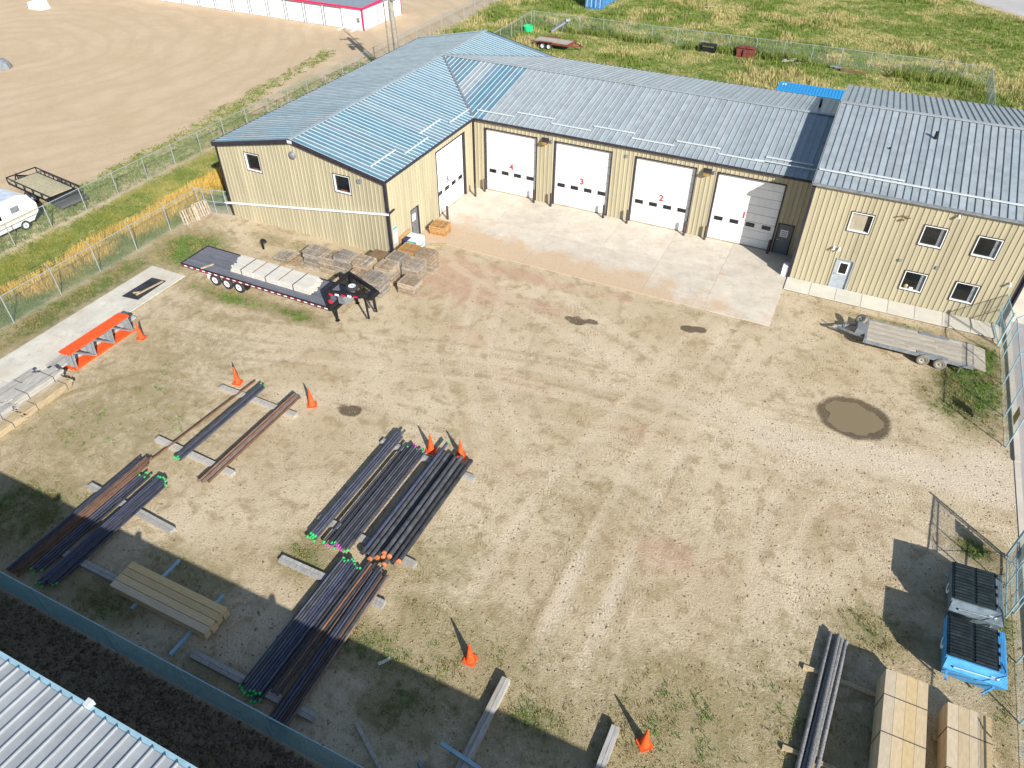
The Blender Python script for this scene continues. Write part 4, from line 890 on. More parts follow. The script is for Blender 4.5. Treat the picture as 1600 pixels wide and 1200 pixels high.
for a in [(-6.35,-15.2,2,'pallet_dark','the lowest pallet stack beside the flatbed deck'),(-5.1,-15.2,3,'pallet','the knee-high pallet stack next to the lowest one'),(-3.85,-15.0,9,'pallet_dark','the tall grey pallet stack at the end of the pallet row'),
 (-2.6,-15.05,9,'pallet','the tall stack second in the pallet row'),(-1.35,-15.05,11,'pallet_dark','the grey stack third in the pallet row'),(-.08,-14.85,10,'pallet','the stack beside the brown covered crate'),
 (.22,-16.0,8,'pallet','the stack beside the trailer gooseneck'),(1.48,-15.95,9,'pallet_dark','the stack facing the gooseneck landing legs'),(1.42,-14.6,9,'pallet','the stack in the middle of the pallet cluster'),
 (2.75,-13.5,9,'pallet','the tall brown stack behind the short front stack'),(1.45,-13.35,9,'pallet_dark','the grey stack between brown crate and wrapped box'),(1.62,-12.1,9,'pallet_new','the orange-brown stack beside the wrapped white box'),
 (2.92,-12.1,9,'pallet','the reddish stack at the open yard edge of the cluster'),(3.3,-14.95,6,'pallet','the short pallet stack standing at the front edge of the cluster')]:
    pallet_stack(*a)
pallet_stack(1.25,-7.55,5,'pallet_new','the fresh orange pallet stack in front of door 5',.05,'fresh pallets by door 5')
bc = solo(MB().box(-.42,.62,-14.15,-13.05,0,1.12), 'covered_crate', 'brownboard', 'brown board-covered crate between grey pallet stacks and the gable wall', 'crate', (.1,-13.6,0))
part(MB().box(-.44,.20,-14.17,-13.4,1.121,1.128), 'tarp_patch', M('olive_tarp', (.10,.13,.10), .6), bc) if False else None
def leaning(x, y, rz, label):
    o = thing('wooden_pallet', label, 'pallet', (x, y, .50), 'pallets leaning on the fence')
    o.rotation_euler = (math.radians(72), 0, rz)
    for m_ in PM['pallet']['tops']: link(m_, 'deck_board', o)
    for m_ in PM['pallet']['st']: link(m_, 'stringer', o)
    for m_ in PM['pallet']['bots']: link(m_, 'bottom_board', o)
leaning(-15.75,-14.1,math.radians(70),'wooden pallet leaning against the barbed-wire fence farther from the gable'); leaning(-15.75,-12.95,math.radians(75),'wooden pallet leaning against the fence nearer the gable corner')
# wrapped box by the man door
bx = thing('wrapped_appliance_box', 'white plastic-wrapped box with teal edges beside the workshop man door', 'box', (.75,-10.35,0))
part(MB().box(.22,1.28,-10.9,-9.75,.14,.86), 'carton', 'wrap', bx); 
mb = MB()
for b in PTOP+PSTR+PBOT: mb.box(b[0]+.75,b[1]+.75,b[2]-10.33,b[3]-10.33,b[4],b[5])
part(mb, 'pallet_base', 'pallet_new', bx)
part(MB().box(.205,.62,-10.915,-10.35,.45,.868), 'printed_sleeve', 'navy', bx)
part(MB().box(1.22,1.287,-10.908,-10.84,.14,.866), 'edge_tape', 'teal', bx); part(MB().box(.64,1.287,-10.908,-10.84,.80,.8665), 'edge_tape', 'teal', bx); part(MB().box(1.276,1.286,-10.5,-9.9,.3,.42), 'edge_tape', 'teal', bx)
solo(MB().hexa([(.10,-11.0,0),(.16,-11.0,0),(.16,-9.6,0),(.10,-9.6,0),(.05,-11.0,1.05),(.09,-11.0,1.05),(.09,-9.6,1.05),(.05,-9.6,1.05)]), 'plywood_sheet', 'osb', 'orange plywood sheet leaning on the wall behind the wrapped box', 'board', (.1,-10.3,0))
for k,(x,y) in enumerate(((1.75,-9.55),(1.95,-9.1))): solo(MB().beam((x-.45,y-.25,.03),(x+.45,y+.25,.03),.14,.045), 'loose_board', 'wood_tan', 'pale loose board on the ground between wrapped box and orange pallets', 'board', (x,y,0), 'loose boards by the man door')
# standpipe
sp_ = MB(); sp_.cyl((-8.5,-14.85,-.05),(-8.5,-14.85,.62),.075,.075,10); sp_.cyl((-8.5,-14.85,.60),(-8.42,-14.85,.74),.085,.085,10); sp_.cyl((-8.42,-14.85,.74),(-8.2,-14.86,.72),.085,.085,10); sp_.cyl((-8.2,-14.86,.72),(-8.14,-14.86,.58),.085,.09,10)
solo(sp_, 'vent_standpipe', 'black', 'black bent standpipe in the dirt before the gable wall', 'pipe', (-8.5,-14.85,0))
solo(MB().box(24.05,24.40,-2.78,-2.40,0,.78), 'rain_barrel_box', 'sign', 'white utility box in the shaded corner beside the grey door', 'box', (24.2,-2.6,0))
# steel plate with boards on pad
solo(MB().prism([(-12.5,-23.35),(-11.3,-23.2),(-11.35,-20.85),(-12.45,-20.95)], .054, .085), 'steel_plate', 'plate', 'dark steel plate lying on the concrete pad', 'plate', (-11.9,-22.1,.054))
for a, b in (((-11.75,-22.9,.115),(-11.45,-21.0,.115)),((-12.1,-22.8,.115),(-11.7,-22.5,.115))): solo(MB().beam(a,b,.10,.06), 'loose_board', 'wood_tan', 'small tan board lying on the dark steel plate', 'board', a, 'boards on the steel plate')

# ------------------------------------------------------------------ orange rack frames
for i in range(6):
    xc = -9.68+.125*i; y0, y1 = -29.7+random.uniform(-.05,.05), -25.6+random.uniform(-.05,.05)
    o = thing('rack_frame', 'orange pallet-rack upright frame with grey braces standing on edge beside the concrete pad', 'rack frame', (xc,(y0+y1)/2,0), 'row of orange rack frames')
    part(MB().box(xc-.055,xc+.055,y0,y1,1.04,1.14), 'column', 'orange', o); part(MB().box(xc-.055+.0,xc+.055,y0,y1,.0,.10), 'column', 'orange', o)
    n_ = 3; L = (y1-y0-.3)/n_
    for k in range(n_):
        a = y0+.15+k*L
        part(MB().beam((xc,a,.09),(xc,a+.10,1.05),.05,.09,(1,0,0)), 'brace', 'brace', o)
        part(MB().beam((xc,a+.14,1.04),(xc,a+L-.02,.10),.04,.07,(1,0,0)), 'brace', 'brace', o)
    for yy in (y0, y1): part(MB().box(xc-.06,xc+.06,yy-.012,yy+.012,-.0,.16), 'foot_plate', 'orange', o)
    for yy in (y1-.08,): part(MB().beam((xc,yy,.09),(xc,yy-.05,1.05),.05,.09,(1,0,0)), 'brace', 'brace', o)
for yy in (-29.2,-26.1): pass
# timber planks lying between pad and racks
for j in range(2):
    for k in range(4):
        x = -10.72+.24*k+.03*j; y0 = -30.1+random.uniform(-.3,.1); y1 = -25.1+random.uniform(-.3,.4)
        solo(MB().box(x,x+.225,y0,y1,.06+j*.09,.06+(j+1)*.09-.006), 'timber_plank', 'wood_grey', 'long grey plank lying between the concrete pad and the orange rack frames', 'plank', (x+.11,(y0+y1)/2,.06+j*.09), 'grey planks behind the rack frames')
# left lumber bundles
def bundle(label, x0, x1, y0, y1, z0, nx, nz, bh, mat, straps, jitter=.15, group=None, smat='strap', step=0):
    o = thing('lumber_bundle', label, 'lumber', ((x0+x1)/2,(y0+y1)/2,z0), group); bw = (x1-x0)/nx
    for j in range(nz):
        for k in range(nx):
            a = y0+random.uniform(-jitter,jitter); b = y1+random.uniform(-jitter,jitter)-step*k
            part(MB().box(x0+k*bw+.004,x0+(k+1)*bw-.004,a,b,z0+j*bh,z0+(j+1)*bh-.005), 'board', mat, o)
    zt = z0+nz*bh
    for y in straps:
        part(MB().box(x0-.002,x1+.002,y,y+.035,zt-.003,zt+.006), 'strap', smat, o)
        for x, s in ((x0, -1), (x1, 1)): part(MB().box(min(x,x+s*.009),max(x,x+s*.009),y,y+.035,z0,zt+.006), 'strap', smat, o)
    return o
bundle('low grey lumber bundle on the edge of the concrete pad', -10.7,-9.75,-37.2,-31.1,.06,5,6,.075,'wood_grey',(-32.0,-35.0))
bundle('higher strapped grey lumber bundle beside the orange rack frames', -9.7,-8.72,-33.3,-30.55,.02,5,8,.09,'wood_grey',(-31.1,-32.6))
bundle('yellowish lumber bundle at the yard side of the grey lumber', -8.66,-8.05,-33.4,-30.65,.02,3,5,.08,'wood_tan',(-31.0,-32.8))
bundle('grey lumber bundle farther along the concrete pad', -9.7,-8.72,-37,-33.45,.02,5,8,.085,'wood_grey',(-34.2,))
bundle('tan lumber bundle lying farther along at the yard side', -8.66,-8.0,-37.4,-33.5,.02,3,4,.08,'wood_tan',(-34.2,))

# ------------------------------------------------------------------ bearer timbers
def timber(label, a, b, wd, ht, mat='wood_grey', z=0.0, group=None):
    z0 = z; A = Vector((*a, z0+ht/2)); B = Vector((*b, z0+ht/2)); c = (A+B)/2
    o = thing('bearer_timber', label, 'timber', (c.x, c.y, z0), group); d = (B-A).normalized(); n = Vector((-d.y, d.x, 0))
    for k in (0, 1):     # two planks nailed side by side
        off = n*(wd/4+.003)*(1 if k else -1); part(MB().beam(A+off, B+off, wd/2-.006, ht-.004*k), 'plank', mat, o)
    return o
timber('grey bearer timber under the far ends of the thin green-capped pipes', (-.85,-27.4), (4.15,-27.45), .30, .20)
timber('grey bearer timber under the near ends of the thick rusty pipe bundle', (-.95,-31.75), (4.05,-31.95), .30, .20)
timber('bearer timber emerging beyond the rusty shaded pipe bundle', (-1.4,-35.35), (3.98,-35.65), .30, .20)
timber('bearer timber in shade beside the pine plank stack', (-.4,-38.5), (3.9,-38.5), .30, .20)
timber('long bearer timber under the far ends of the pipes sunlit at the yard centre', (9.1,-27.1), (14.35,-27.35), .30, .20)
timber('bearer timber under the near ends of the orange-capped casing pipes', (9.25,-32.3), (14.35,-32.65), .32, .20)
timber('bearer timber jutting out beside the green-capped pipe ends in the sun', (9.1,-34.78), (14.2,-34.78), .32, .20)
timber('shaded bearer timber jutting out beside the green-capped near pipe ends', (8.9,-39.62), (14.5,-39.62), .32, .20)
timber('long weathered timber beam running out of the shade beside the lone cone', (19.92,-35.5), (19.92,-40.3), .32, .32)
timber('weathered timber beam running out of the shade beside the askew cone', (24.08,-35.45), (24.02,-40.2), .30, .36)
solo(MB().beam((18.95,-38.55,.37),(21.2,-38.8,.37),.13,.09), 'steel_tube', 'rail_teal', 'blue-green steel tube resting across the long weathered timber', 'tube', (20,-38.7,.33))
solo(MB().beam((18.5,-39.3,.05),(20.0,-39.9,.05),.12,.10), 'steel_tube', 'steelgrey', 'grey steel tube on the shaded ground by the long timber', 'tube', (19.2,-39.6,0))
solo(MB().beam((15.85,-39.1,.05),(17.6,-40.1,.05),.14,.07), 'loose_board', 'wood_grey', 'pale loose board on the shaded dirt near the teal fence', 'board', (16.7,-39.6,0))
solo(MB().beam((15.35,-36.95,.03),(15.62,-36.55,.03),.12,.04), 'loose_board', 'wood_whiteX', 'tiny white board scrap in the shaded grass', 'board', (15.5,-36.75,0))
# shaded pine plank stack on two steel skids
for x in (5.32, 8.15):
    solo(MB().box(x-.06,x+.06,-40.0 if x > 6 else -39.2,-36.65 if x < 6 else -37.15,.0,.11), 'skid_rail', 'rail_teal', 'grey steel skid rail under the pine plank stack', 'rail', (x,-38.3,0), 'skids of the pine stack')
for j in range(3):
    for k in range(4):
        y = -38.95+.312*k; a = 4.06+random.uniform(-.03,.03)-.05*(k==3)+.05*(k==0); b = 9.0+random.uniform(-.04,.04)-.04*(k==0); z = .115+j*.15
        solo(MB().box(a,b,y,y+.288,z,z+.135+.012*random.random()), 'pine_plank', 'wood_newX', ('top-layer' if j == 2 else 'lower-layer')+' thick pine plank in the shaded stack beside the teal fence', 'plank', ((a+b)/2,y+.15,z), 'pine planks stacked in the shade')
# right side lumber bundles on bearers
def bigbundle(label, x0, x1, y0, y1, nx, nz, bh, z0, straps):
    o = bundle(label, x0, x1, y0, y1, z0, nx, nz, bh, 'wood_new', straps, .03); return o
bigbundle('strapped pine lumber bundle between the speckled pipes and the other pine bundle', 32.1,33.48,-36.5,-29.75,4,6,.17,.14,(-30.8,-32.2,-33.6,-35.2))
bigbundle('strapped pine lumber bundle beside the blue dumpster', 34.15,35.5,-36.5,-30.0,4,5,.17,.14,(-31.0,-32.4,-34.0))
for y, x0, x1 in ((-30.25,29.6,33.4),(-33.55,29.4,33.4)):
    timber('thin bearer timber under the speckled pipes and pine bundle', (x0,y), (x1,y), .16, .13, 'wood_tan', 0, 'bearers at the speckled pipes')
for y in (-31.0,-35.0): timber('short bearer timber under the pine bundle beside the dumpster', (34.0,y), (35.65,y), .16, .13, 'wood_tan', 0, 'bearers at the dumpster bundle')

# ------------------------------------------------------------------ pipes
PIPE_CACHE = {}
def pipe(label, group, x, y0, y1, z, r, mat, cap0=None, cap1=None, dx=0, bent=0):
    """pipe along Y, y0 near end, y1 far end; cap0/cap1 = colours of end caps"""
    o = thing('steel_pipe', label, 'pipe', (x, (y0+y1)/2, z-r), group)
    L = (y1-y0)/2; n = 12; mb = MB()
    a, b = Vector((-dx/2,-L,r)), Vector((dx/2,L,r))
    mb.cyl(a, b, r, r, n, False); mb.cyl(b, a, r*.82, r*.82, n, False)
    for e in (a, b):   # annular ends
        d = (b-a).normalized(); u = d.orthogonal().normalized(); v = d.cross(u); k0 = len(mb.v)
        for k in range(n):
            t = 2*math.pi*k/n; c = u*math.cos(t)+v*math.sin(t); mb.v += [tuple(e+c*r), tuple(e+c*r*.82)]
        mb.f += [(k0+2*k, k0+2*((k+1)%n), k0+2*((k+1)%n)+1, k0+2*k+1) for k in range(n)]
    link(mb.mesh('tube', mat, (0,0,0), True), 'tube', o)
    d = (b-a).normalized()
    for e, s, cm in ((a,-1,cap0),(b,1,cap1)):
        if cm:
            mb = MB(); mb.lathe(e-d*s*.06, d*s, [(0,r*1.08),(.08,r*1.08),(.095,r*.85),(.095,0)], 12); link(mb.mesh('end_cap', cm), 'end_cap', o)
    return o
BZ = .202
def layer(n, xc, r, gap=.022, z=BZ): return [(xc+(k-(n-1)/2)*(2*r+gap), z+r) for k in range(n)]
ADJ = {'pipe': 'thin dark', 'pipe_rust': 'thin rust-brown', 'pipe_big': 'thick black', 'pipe_speck': 'speckled dark'}
def run(lst, r, y0, y1, j0, j1, mat, label, group, c0=None, c1=None, p0=1., p1=1., dx=0):
    for x, z in lst:
        mt = random.choice(mat) if isinstance(mat, list) else mat
        pick = lambda c, p: (random.choice(c) if isinstance(c, list) else c) if random.random() < p else None
        a, b = pick(c0, p0), pick(c1, p1); nm = lambda c: c[4:]
        cd = 'uncapped' if not (a or b) else ('%s-capped' % nm(a or b) if not (a and b) or a == b else 'pink-and-green-capped')
        cd += '' if not (a or b) else (' (both ends)' if a and b else ' (one end)')
        pipe('%s %s pipe %s' % (ADJ[mt], cd, label), group, x, y0+random.uniform(-j0,j0), y1+random.uniform(-j1,j1), z, r, mt, a, b, dx+random.uniform(-.03,.03))
    return
    for x, z in lst:
        pipe(label, group, x, y0+random.uniform(-j0,j0), y1+random.uniform(-j1,j1), z, r, random.choice(mat) if isinstance(mat, list) else mat, (random.choice(c0) if isinstance(c0, list) else c0) if random.random() < p0 else None, (random.choice(c1) if isinstance(c1, list) else c1) if random.random() < p1 else None, dx+random.uniform(-.03,.03))
# upper-left set
pipe('single long thin rusty pipe lying apart on two bearer timbers', 'single rusty pipe', .30, -33.0, -26.3, BZ+.04, .04, 'pipe_rust', dx=.55)
L1 = 'between the single rusty pipe and the rusty bundle'
run(layer(4, 1.15, .05), .05, -32.4, -26.6, .12, .12, 'pipe', L1, 'thin green-capped pipes at the far bearers', 'cap_green', 'cap_green', .9, .4, .12); run(layer(3, 1.17, .05, z=BZ+.1), .05, -32.4, -26.5, .1, .1, 'pipe', L1, 'thin green-capped pipes at the far bearers', 'cap_green', 'cap_green', .9, .8, .12)
run(layer(4, 3.28, .065), .065, -33.0, -26.25, .1, .12, 'pipe_rust', 'in the thick rusty bundle with a cone behind', 'rusty pipe bundle', dx=.1); run(layer(2, 3.28, .065, z=BZ+.12), .065, -33.1, -26.4, .06, .1, 'pipe_rust', 'in the thick rusty bundle with a cone behind', 'rusty pipe bundle', dx=.1)
# half-shaded left set
La = 'half in shade in the rust-brown long bundle'; Ga = 'rust-brown half-shaded pipes'
run(layer(7, -.22, .047), .047, -40.1, -33.1, .12, .2, ['pipe_rust','pipe_rust','pipe'], La, Ga); run(layer(5, -.22, .047, z=BZ+.095), .047, -40.1, -33.2, .12, .2, ['pipe_rust','pipe_rust','pipe'], La, Ga)
Lb = 'half in shade beside the rust-brown bundle'; Gb = 'loose green-capped half-shaded pipes'
run([(.30,BZ+.05),(.44,BZ+.05),(.60,BZ+.05),(.78,BZ+.05)], .048, -39.7, -33.8, .15, .15, 'pipe', Lb, Gb, 'cap_green', 'cap_green', .8, .7)
Lc = 'in the tight half-shaded bundle by the pine planks'; Gc = 'tight half-shaded green-capped pipes'
run(layer(7, 1.48, .052), .052, -39.9, -33.8, .2, .12, 'pipe', Lc, Gc, 'cap_green', 'cap_green', 1, 1); run(layer(5, 1.5, .052, z=BZ+.105), .052, -39.85, -33.7, .2, .1, 'pipe', Lc, Gc, 'cap_green', 'cap_green', .3, 1)
# centre sunlit set
run(layer(4, 9.7, .055), .055, -33.5, -26.4, .12, .15, 'pipe', 'in the narrow sunlit bundle beside the pink-capped pipes', 'narrow sunlit pipe bundle', 'cap_green', None); run(layer(3, 9.72, .055, z=BZ+.11), .055, -33.3, -26.3, .1, .2, ['pipe','pipe_rust'], 'in the narrow sunlit bundle beside the pink-capped pipes', 'narrow sunlit pipe bundle', 'cap_green', None, .5)
run([(10.30,BZ+.055)], .055, -33.4, -26.8, .05, .05, 'pipe', 'lying alone between narrow and pink-capped bundles', 'narrow sunlit pipe bundle', 'cap_green')
run(layer(9, 10.98, .048), .048, -33.4, -26.9, .12, .15, 'pipe', 'in the sunlit bundle beside the casing pipes', 'pink-capped thin pipes', ['cap_pink','cap_pink','cap_green'], ['cap_pink','cap_pink','cap_green'], .9, .7); run(layer(3, 10.9, .048, z=BZ+.097), .048, -33.3, -26.9, .1, .15, 'pipe', 'in the sunlit bundle beside the casing pipes', 'pink-capped thin pipes', ['cap_pink','cap_green'], 'cap_pink', .9, .7)
LB = 'among the large casing pipes on sunlit bearers'; GB = 'thick black casing pipes'
run([(12.1+.232*k, BZ+.105) for k in range(8)], .105, -33.1, -26.75, .22, .25, 'pipe_big', LB, GB, 'cap_orange', None, .6, 0); run([(13.05,BZ+.29),(13.30,BZ+.29)], .105, -33.0, -26.7, .1, .15, 'pipe_big', LB, GB, 'cap_orange', None)
run([(12.215,BZ+.27)], .075, -33.0, -26.1, .05, .05, 'pipe', 'on top of the large casing pipes', 'green-capped pipe on casing', None, 'cap_green')
# bottom centre set
Ld = 'in the green-capped bundle crossing the shade edge'; Gd = 'green-capped pipes crossing the shade edge'
run(layer(9, 11.93, .05), .05, -40.0, -33.85, .2, .15, 'pipe', Ld, Gd, 'cap_green', 'cap_green', 1, .9); run(layer(7, 11.93, .05, z=BZ+.10), .05, -39.9, -33.75, .2, .12, 'pipe', Ld, Gd, 'cap_green', 'cap_green', .7, .9)
Le = 'in the brownish bundle reaching the teal fence'; Ge = 'brownish pipes near the teal fence'
run(layer(3, 12.72, .05), .05, -39.6, -33.3, .1, .15, ['pipe_rust','pipe','pipe'], Le, Ge); run(layer(7, 13.40, .05), .05, -40.4, -33.7, .1, .25, ['pipe','pipe','pipe_rust'], Le, Ge, dx=-.15); run(layer(3, 13.35, .05, z=BZ+.10), .05, -40.3, -33.6, .1, .25, ['pipe','pipe_rust'], Le, Ge, dx=-.15)
# speckled pipes at right
LS = 'in the bundle beside the strapped pine lumber'; GS = 'speckled coated pipes'
run(layer(4, 30.35, .078, .035, .135), .078, -36.5, -28.55, .05, .08, 'pipe_speck', LS, GS, dx=.55); run([(30.35,.135+.078*2.6)], .078, -36.5, -28.45, .05, .05, 'pipe_speck', LS, GS, dx=.5)

# ------------------------------------------------------------------ dumpsters
def dumpster(label, x0, x1, y0, y1, body, decal):
    xc, yc = (x0+x1)/2, (y0+y1)/2; o = thing('dumpster', label, 'dumpster', (xc, yc, 0))
    H = 1.42; fl = .10   # flared top
    v0 = [(x0+.18,y0+.10,.10),(x1-.05,y0+.10,.10),(x1-.05,y1-.10,.10),(x0+.18,y1-.10,.10)]; v1 = [(x0-.04,y0-.26,.95),(x1+.34,y0-.22,.95),(x1+.34,y1+.08,.95),(x0-.04,y1+.08,.95)]; v2 = [(x0,y0,H-.12),(x1+.12,y0,H),(x1+.12,y1,H),(x0,y1,H-.12)]
    mb = MB(); mb.add(v0+v1+v2, [(3,2,1,0)]+[(k,(k+1)%4,4+(k+1)%4,4+k) for k in range(4)]+[(4+k,4+(k+1)%4,8+(k+1)%4,8+k) for k in range(4)]+[(8,9,10,11)])
    part(mb, 'body', body, o)
    part(MB().beam((x0-.03,y0-.02,H-.16),(x0-.03,y1+.02,H-.16),.06,.08), 'rim', body, o)
    for yy in (y0-.20, y1+.06): # fork pockets and side ribs
        part(MB().box(x0+.35,x1-.25,min(yy,yy+(.06 if yy < yc else -.06)),max(yy,yy+(.06 if yy < yc else -.06)),.80,.99), 'fork_pocket', body, o)
        part(MB().beam((x0+.3,yy,.2),(x0+.15,yy,.78),.05,.07), 'side_rib', body, o)
        part(MB().beam((x1-.2,yy,.2),(x1-.05,yy,.78),.05,.07), 'side_rib', body, o)
    ym = yc
    for a, b in ((y0+.04, ym-.01), (ym+.01, y1-.04)):
        zl = lambda x: H-.10+(x-x0)/(x1-x0)*.10
        l_ = part(MB().hexa([(x0-.05,a,zl(x0)),(x1-.12,a,zl(x1)),(x1-.12,b,zl(x1)),(x0-.05,b,zl(x0)),(x0-.05,a,zl(x0)+.05),(x1-.12,a,zl(x1)+.05),(x1-.12,b,zl(x1)+.05),(x0-.05,b,zl(x0)+.05)]), 'lid', 'lid', o)
        nr = 6; 
        for k in range(nr):
            yy = a+(b-a)*(k+.5)/nr
            for xa, xb in ((x0+.02, xc-.12), (xc+.0, x1-.2)):
                part(MB().hexa([(xa,yy-.045,zl(xa)+.045),(xb,yy-.045,zl(xb)+.045),(xb,yy+.045,zl(xb)+.045),(xa,yy+.045,zl(xa)+.045),(xa,yy-.025,zl(xa)+.11),(xb,yy-.025,zl(xb)+.11),(xb,yy+.025,zl(xb)+.11),(xa,yy+.025,zl(xa)+.11)]), 'lid_rib', 'lid', l_)
        for t in (.2, .8): part(MB().cyl((x1-.09,a+(b-a)*t-.07,H+.06),(x1-.09,a+(b-a)*t+.07,H+.06),.035,.035,8), 'hinge', 'trim', o)
    # sloped face sticker, round emblem on front
    mb = MB(); mb.lathe((x0-.002+.05,yc,.80),(-1,0,.02),[(.06,.24),(.062,.235),(.063,0)],20); part(mb, 'round_emblem', 'decal', o)
    mb = MB(); mb.lathe((x0-.002+.05,yc,.80),(-1,0,.02),[(.064,.12),(.065,.10),(.066,0)],16); part(mb, 'emblem_centre', body, o)
    part(MB().box(x1-.28,x1-.02,y0-.13,y0-.10,1.10,1.22), 'notice', 'sign', o)
    part(MB().beam((x0+.25,y0-.20,1.06),(x1-.1,y0-.14,1.14),.05,.16,(0,-.5,.9)), 'lift_bar', 'steelgrey' if body == 'bingrey' else 'rail_teal', o)
    for xx in (x0+.25, x1-.15):
        for yy in (y0+.25, y1-.25): part(MB().box(xx-.06,xx+.06,yy-.05,yy+.05,0,.11), 'foot', 'black', o)
    return o
dumpster('bright blue dumpster with black ribbed lids beside the pine lumber', 34.02,35.72,-28.42,-26.62,'binblue','decal')
dumpster('blue-grey dumpster with black ribbed lids next to the bright blue one', 34.16,35.70,-25.78,-23.9,'bingrey','decal')

# ------------------------------------------------------------------ small trailer at the right
tr = thing('utility_trailer', 'grey tandem-axle flat trailer with bleached plank deck beside the office sidewalk', 'trailer', (32.8,-7.7,0), None)
tx0, tx1, ty0, ty1, tz = 29.64, 35.84, -8.82, -6.55, .62
def tb(*b): return MB().box(*b)
n_ = 9; bw = (ty1-ty0-.12)/n_
for k in range(n_):
    cuts = [tx0+.05, tx0+.05+random.uniform(2,4.2), tx1-.65]
    for a, b in zip(cuts[:-1], cuts[1:]): part(tb(a+.004,b-.004,ty0+.06+k*bw+.005,ty0+.06+(k+1)*bw-.005,tz-.045,tz+random.uniform(0,.008)), 'deck_board', 'deck_pale', tr)
    part(MB().hexa([(tx1-.645,ty0+.06+k*bw+.005,tz-.045),(tx1,ty0+.06+k*bw+.005,tz-.17),(tx1,ty0+.06+(k+1)*bw-.005,tz-.17),(tx1-.645,ty0+.06+(k+1)*bw-.005,tz-.045),(tx1-.645,ty0+.06+k*bw+.005,tz+.002),(tx1,ty0+.06+k*bw+.005,tz-.12),(tx1,ty0+.06+(k+1)*bw-.005,tz-.12),(tx1-.645,ty0+.06+(k+1)*bw-.005,tz+.002)]), 'tail_board', 'deck_pale', tr)
for y in (ty0-.02, ty1-.055): part(tb(tx0,tx1-.6,y,y+.075,tz-.16,tz+.02), 'side_rail', 'steelgrey', tr)
part(tb(tx0-.08,tx0+.045,ty0,ty1,tz-.16,tz+.10), 'front_rail', 'steelgrey', tr)
part(tb(tx1-.66,tx1-.63,ty0,ty1,tz-.06,tz+.015), 'tail_hinge', 'steelgrey', tr)
for y in (ty0+.0, ty1-.27): part(tb(32.35,33.95,y,y+.27,tz+.010,tz+.032), 'fender_plate', 'steelgrey', tr)
for x in (32.75, 33.62):
    wheel(tr, (x,ty0-.02,.33), (0,-1,0), .34, .22, 'tyre_dusty', 'rim_dusty'); wheel(tr, (x,ty1+.02,.33), (0,1,0), .34, .22, 'tyre_dusty', 'rim_dusty')
    part(MB().beam((x,ty0+.1,.33),(x,ty1-.1,.33),.08,.08), 'axle', 'black', tr)
for s in (-1, 1): part(MB().beam((tx0,-7.68+s*.75,tz-.1),(tx0-1.55,-7.68+s*.06-.2,tz-.12),.08,.12), 'drawbar', 'steelgrey', tr)
part(MB().hexa([(tx0-.62,-8.25,tz-.05),(tx0-.10,-8.3,tz-.05),(tx0-.10,-7.4,tz-.05),(tx0-.62,-7.45,tz-.05),(tx0-.55,-8.2,tz+.26),(tx0-.10,-8.25,tz+.26),(tx0-.10,-7.45,tz+.26),(tx0-.55,-7.5,tz+.26)]), 'tool_box', 'steelgrey', tr)
part(MB().cyl((tx0-1.2,-7.82,0),(tx0-1.2,-7.82,tz+.35),.035,.035,8), 'jack', 'steelgrey', tr); part(MB().box(tx0-1.78,tx0-1.5,-7.95,-7.8,tz-.2,tz-.08), 'coupler', 'galv', tr)
wheel(tr, (tx0-.42,-7.05,tz+.18), (-.5,-.3,.8), .34, .2, 'tyre_dusty', 'rim_dusty')
part(MB().beam((tx0-.42,-7.4,tz-.1),(tx0-.42,-7.05,tz+.1),.07,.07), 'spare_bracket', 'steelgrey', tr)
part(MB().box(34.6,34.66,ty0-.02,ty0+.12,0.02,tz-.1), 'stabiliser', 'steelgrey', tr)

# ------------------------------------------------------------------ behind and left: caravan, black trailer
cv = thing('caravan', 'white caravan trailer with cream side band parked by the sandy lot fence', 'caravan', (-25.6,-21.2,0))
cx0, cx1, cy0, cy1 = -27.6, -25.25, -24.5, -18.75
prof = [(cy0,.55),(cy1-.55,.45),(cy1,.95),(cy1+.05,1.5),(cy1-.35,2.25),(cy1-.9,2.45),(cy0+.5,2.5),(cy0,2.1)]
n_ = len(prof); mb = MB(); mb.add([(cx0,y,z) for y,z in prof]+[(cx1,y,z) for y,z in prof], [tuple(range(n_-1,-1,-1)), tuple(range(n_,2*n_))]+[(k,(k+1)%n_,n_+(k+1)%n_,n_+k) for k in range(n_)])
part(mb, 'body', 'caravan', cv)
part(MB().box(cx0+.03,cx1-.03,cy0+.5,cy1-.9,2.46,2.53), 'roof', 'caravan_roof', cv)
part(MB().box(cx1+.002,cx1+.014,cy0+.1,cy1-.12,.98,1.18), 'side_band', 'caravan_band', cv)
part(MB().box(cx1+.002,cx1+.03,-20.6,-20.0,1.5,1.9), 'side_vent', 'steelgrey', cv); part(MB().box(cx1+.002,cx1+.03,-22.6,-21.4,1.4,2.0), 'side_window', 'glass', cv)
part(MB().box(-26.6,-26.1,-21.6,-21.0,2.531,2.68), 'roof_hatch', 'strap', cv)
wheel(cv, (cx1-.06,-20.05,.36), (1,0,0), .36, .2); wheel(cv, (cx0+.06,-20.05,.36), (-1,0,0), .36, .2)
part(MB().beam((cx0,-20.05,.36),(cx1-.2,-20.05,.36),.08,.08), 'axle', 'black', cv); part(MB().beam((-26.4,cy1,.5),(-26.4,cy1+1.1,.45),.12,.10), 'drawbar', 'black', cv); part(MB().cyl((-26.4,cy1+.9,0),(-26.4,cy1+.9,.6),.04,.04,8), 'jack', 'black', cv)
part(MB().box(-26.5,-26.3,cy0+.4,cy0+.6,0,.56), 'rear_stand', 'black', cv)
ut = thing('utility_trailer', 'black open utility trailer with railings and tan deck behind the caravan', 'trailer', (-28.8,-15.6,0), None, math.radians(-8))
Lx, Ly = 2.9, 1.15
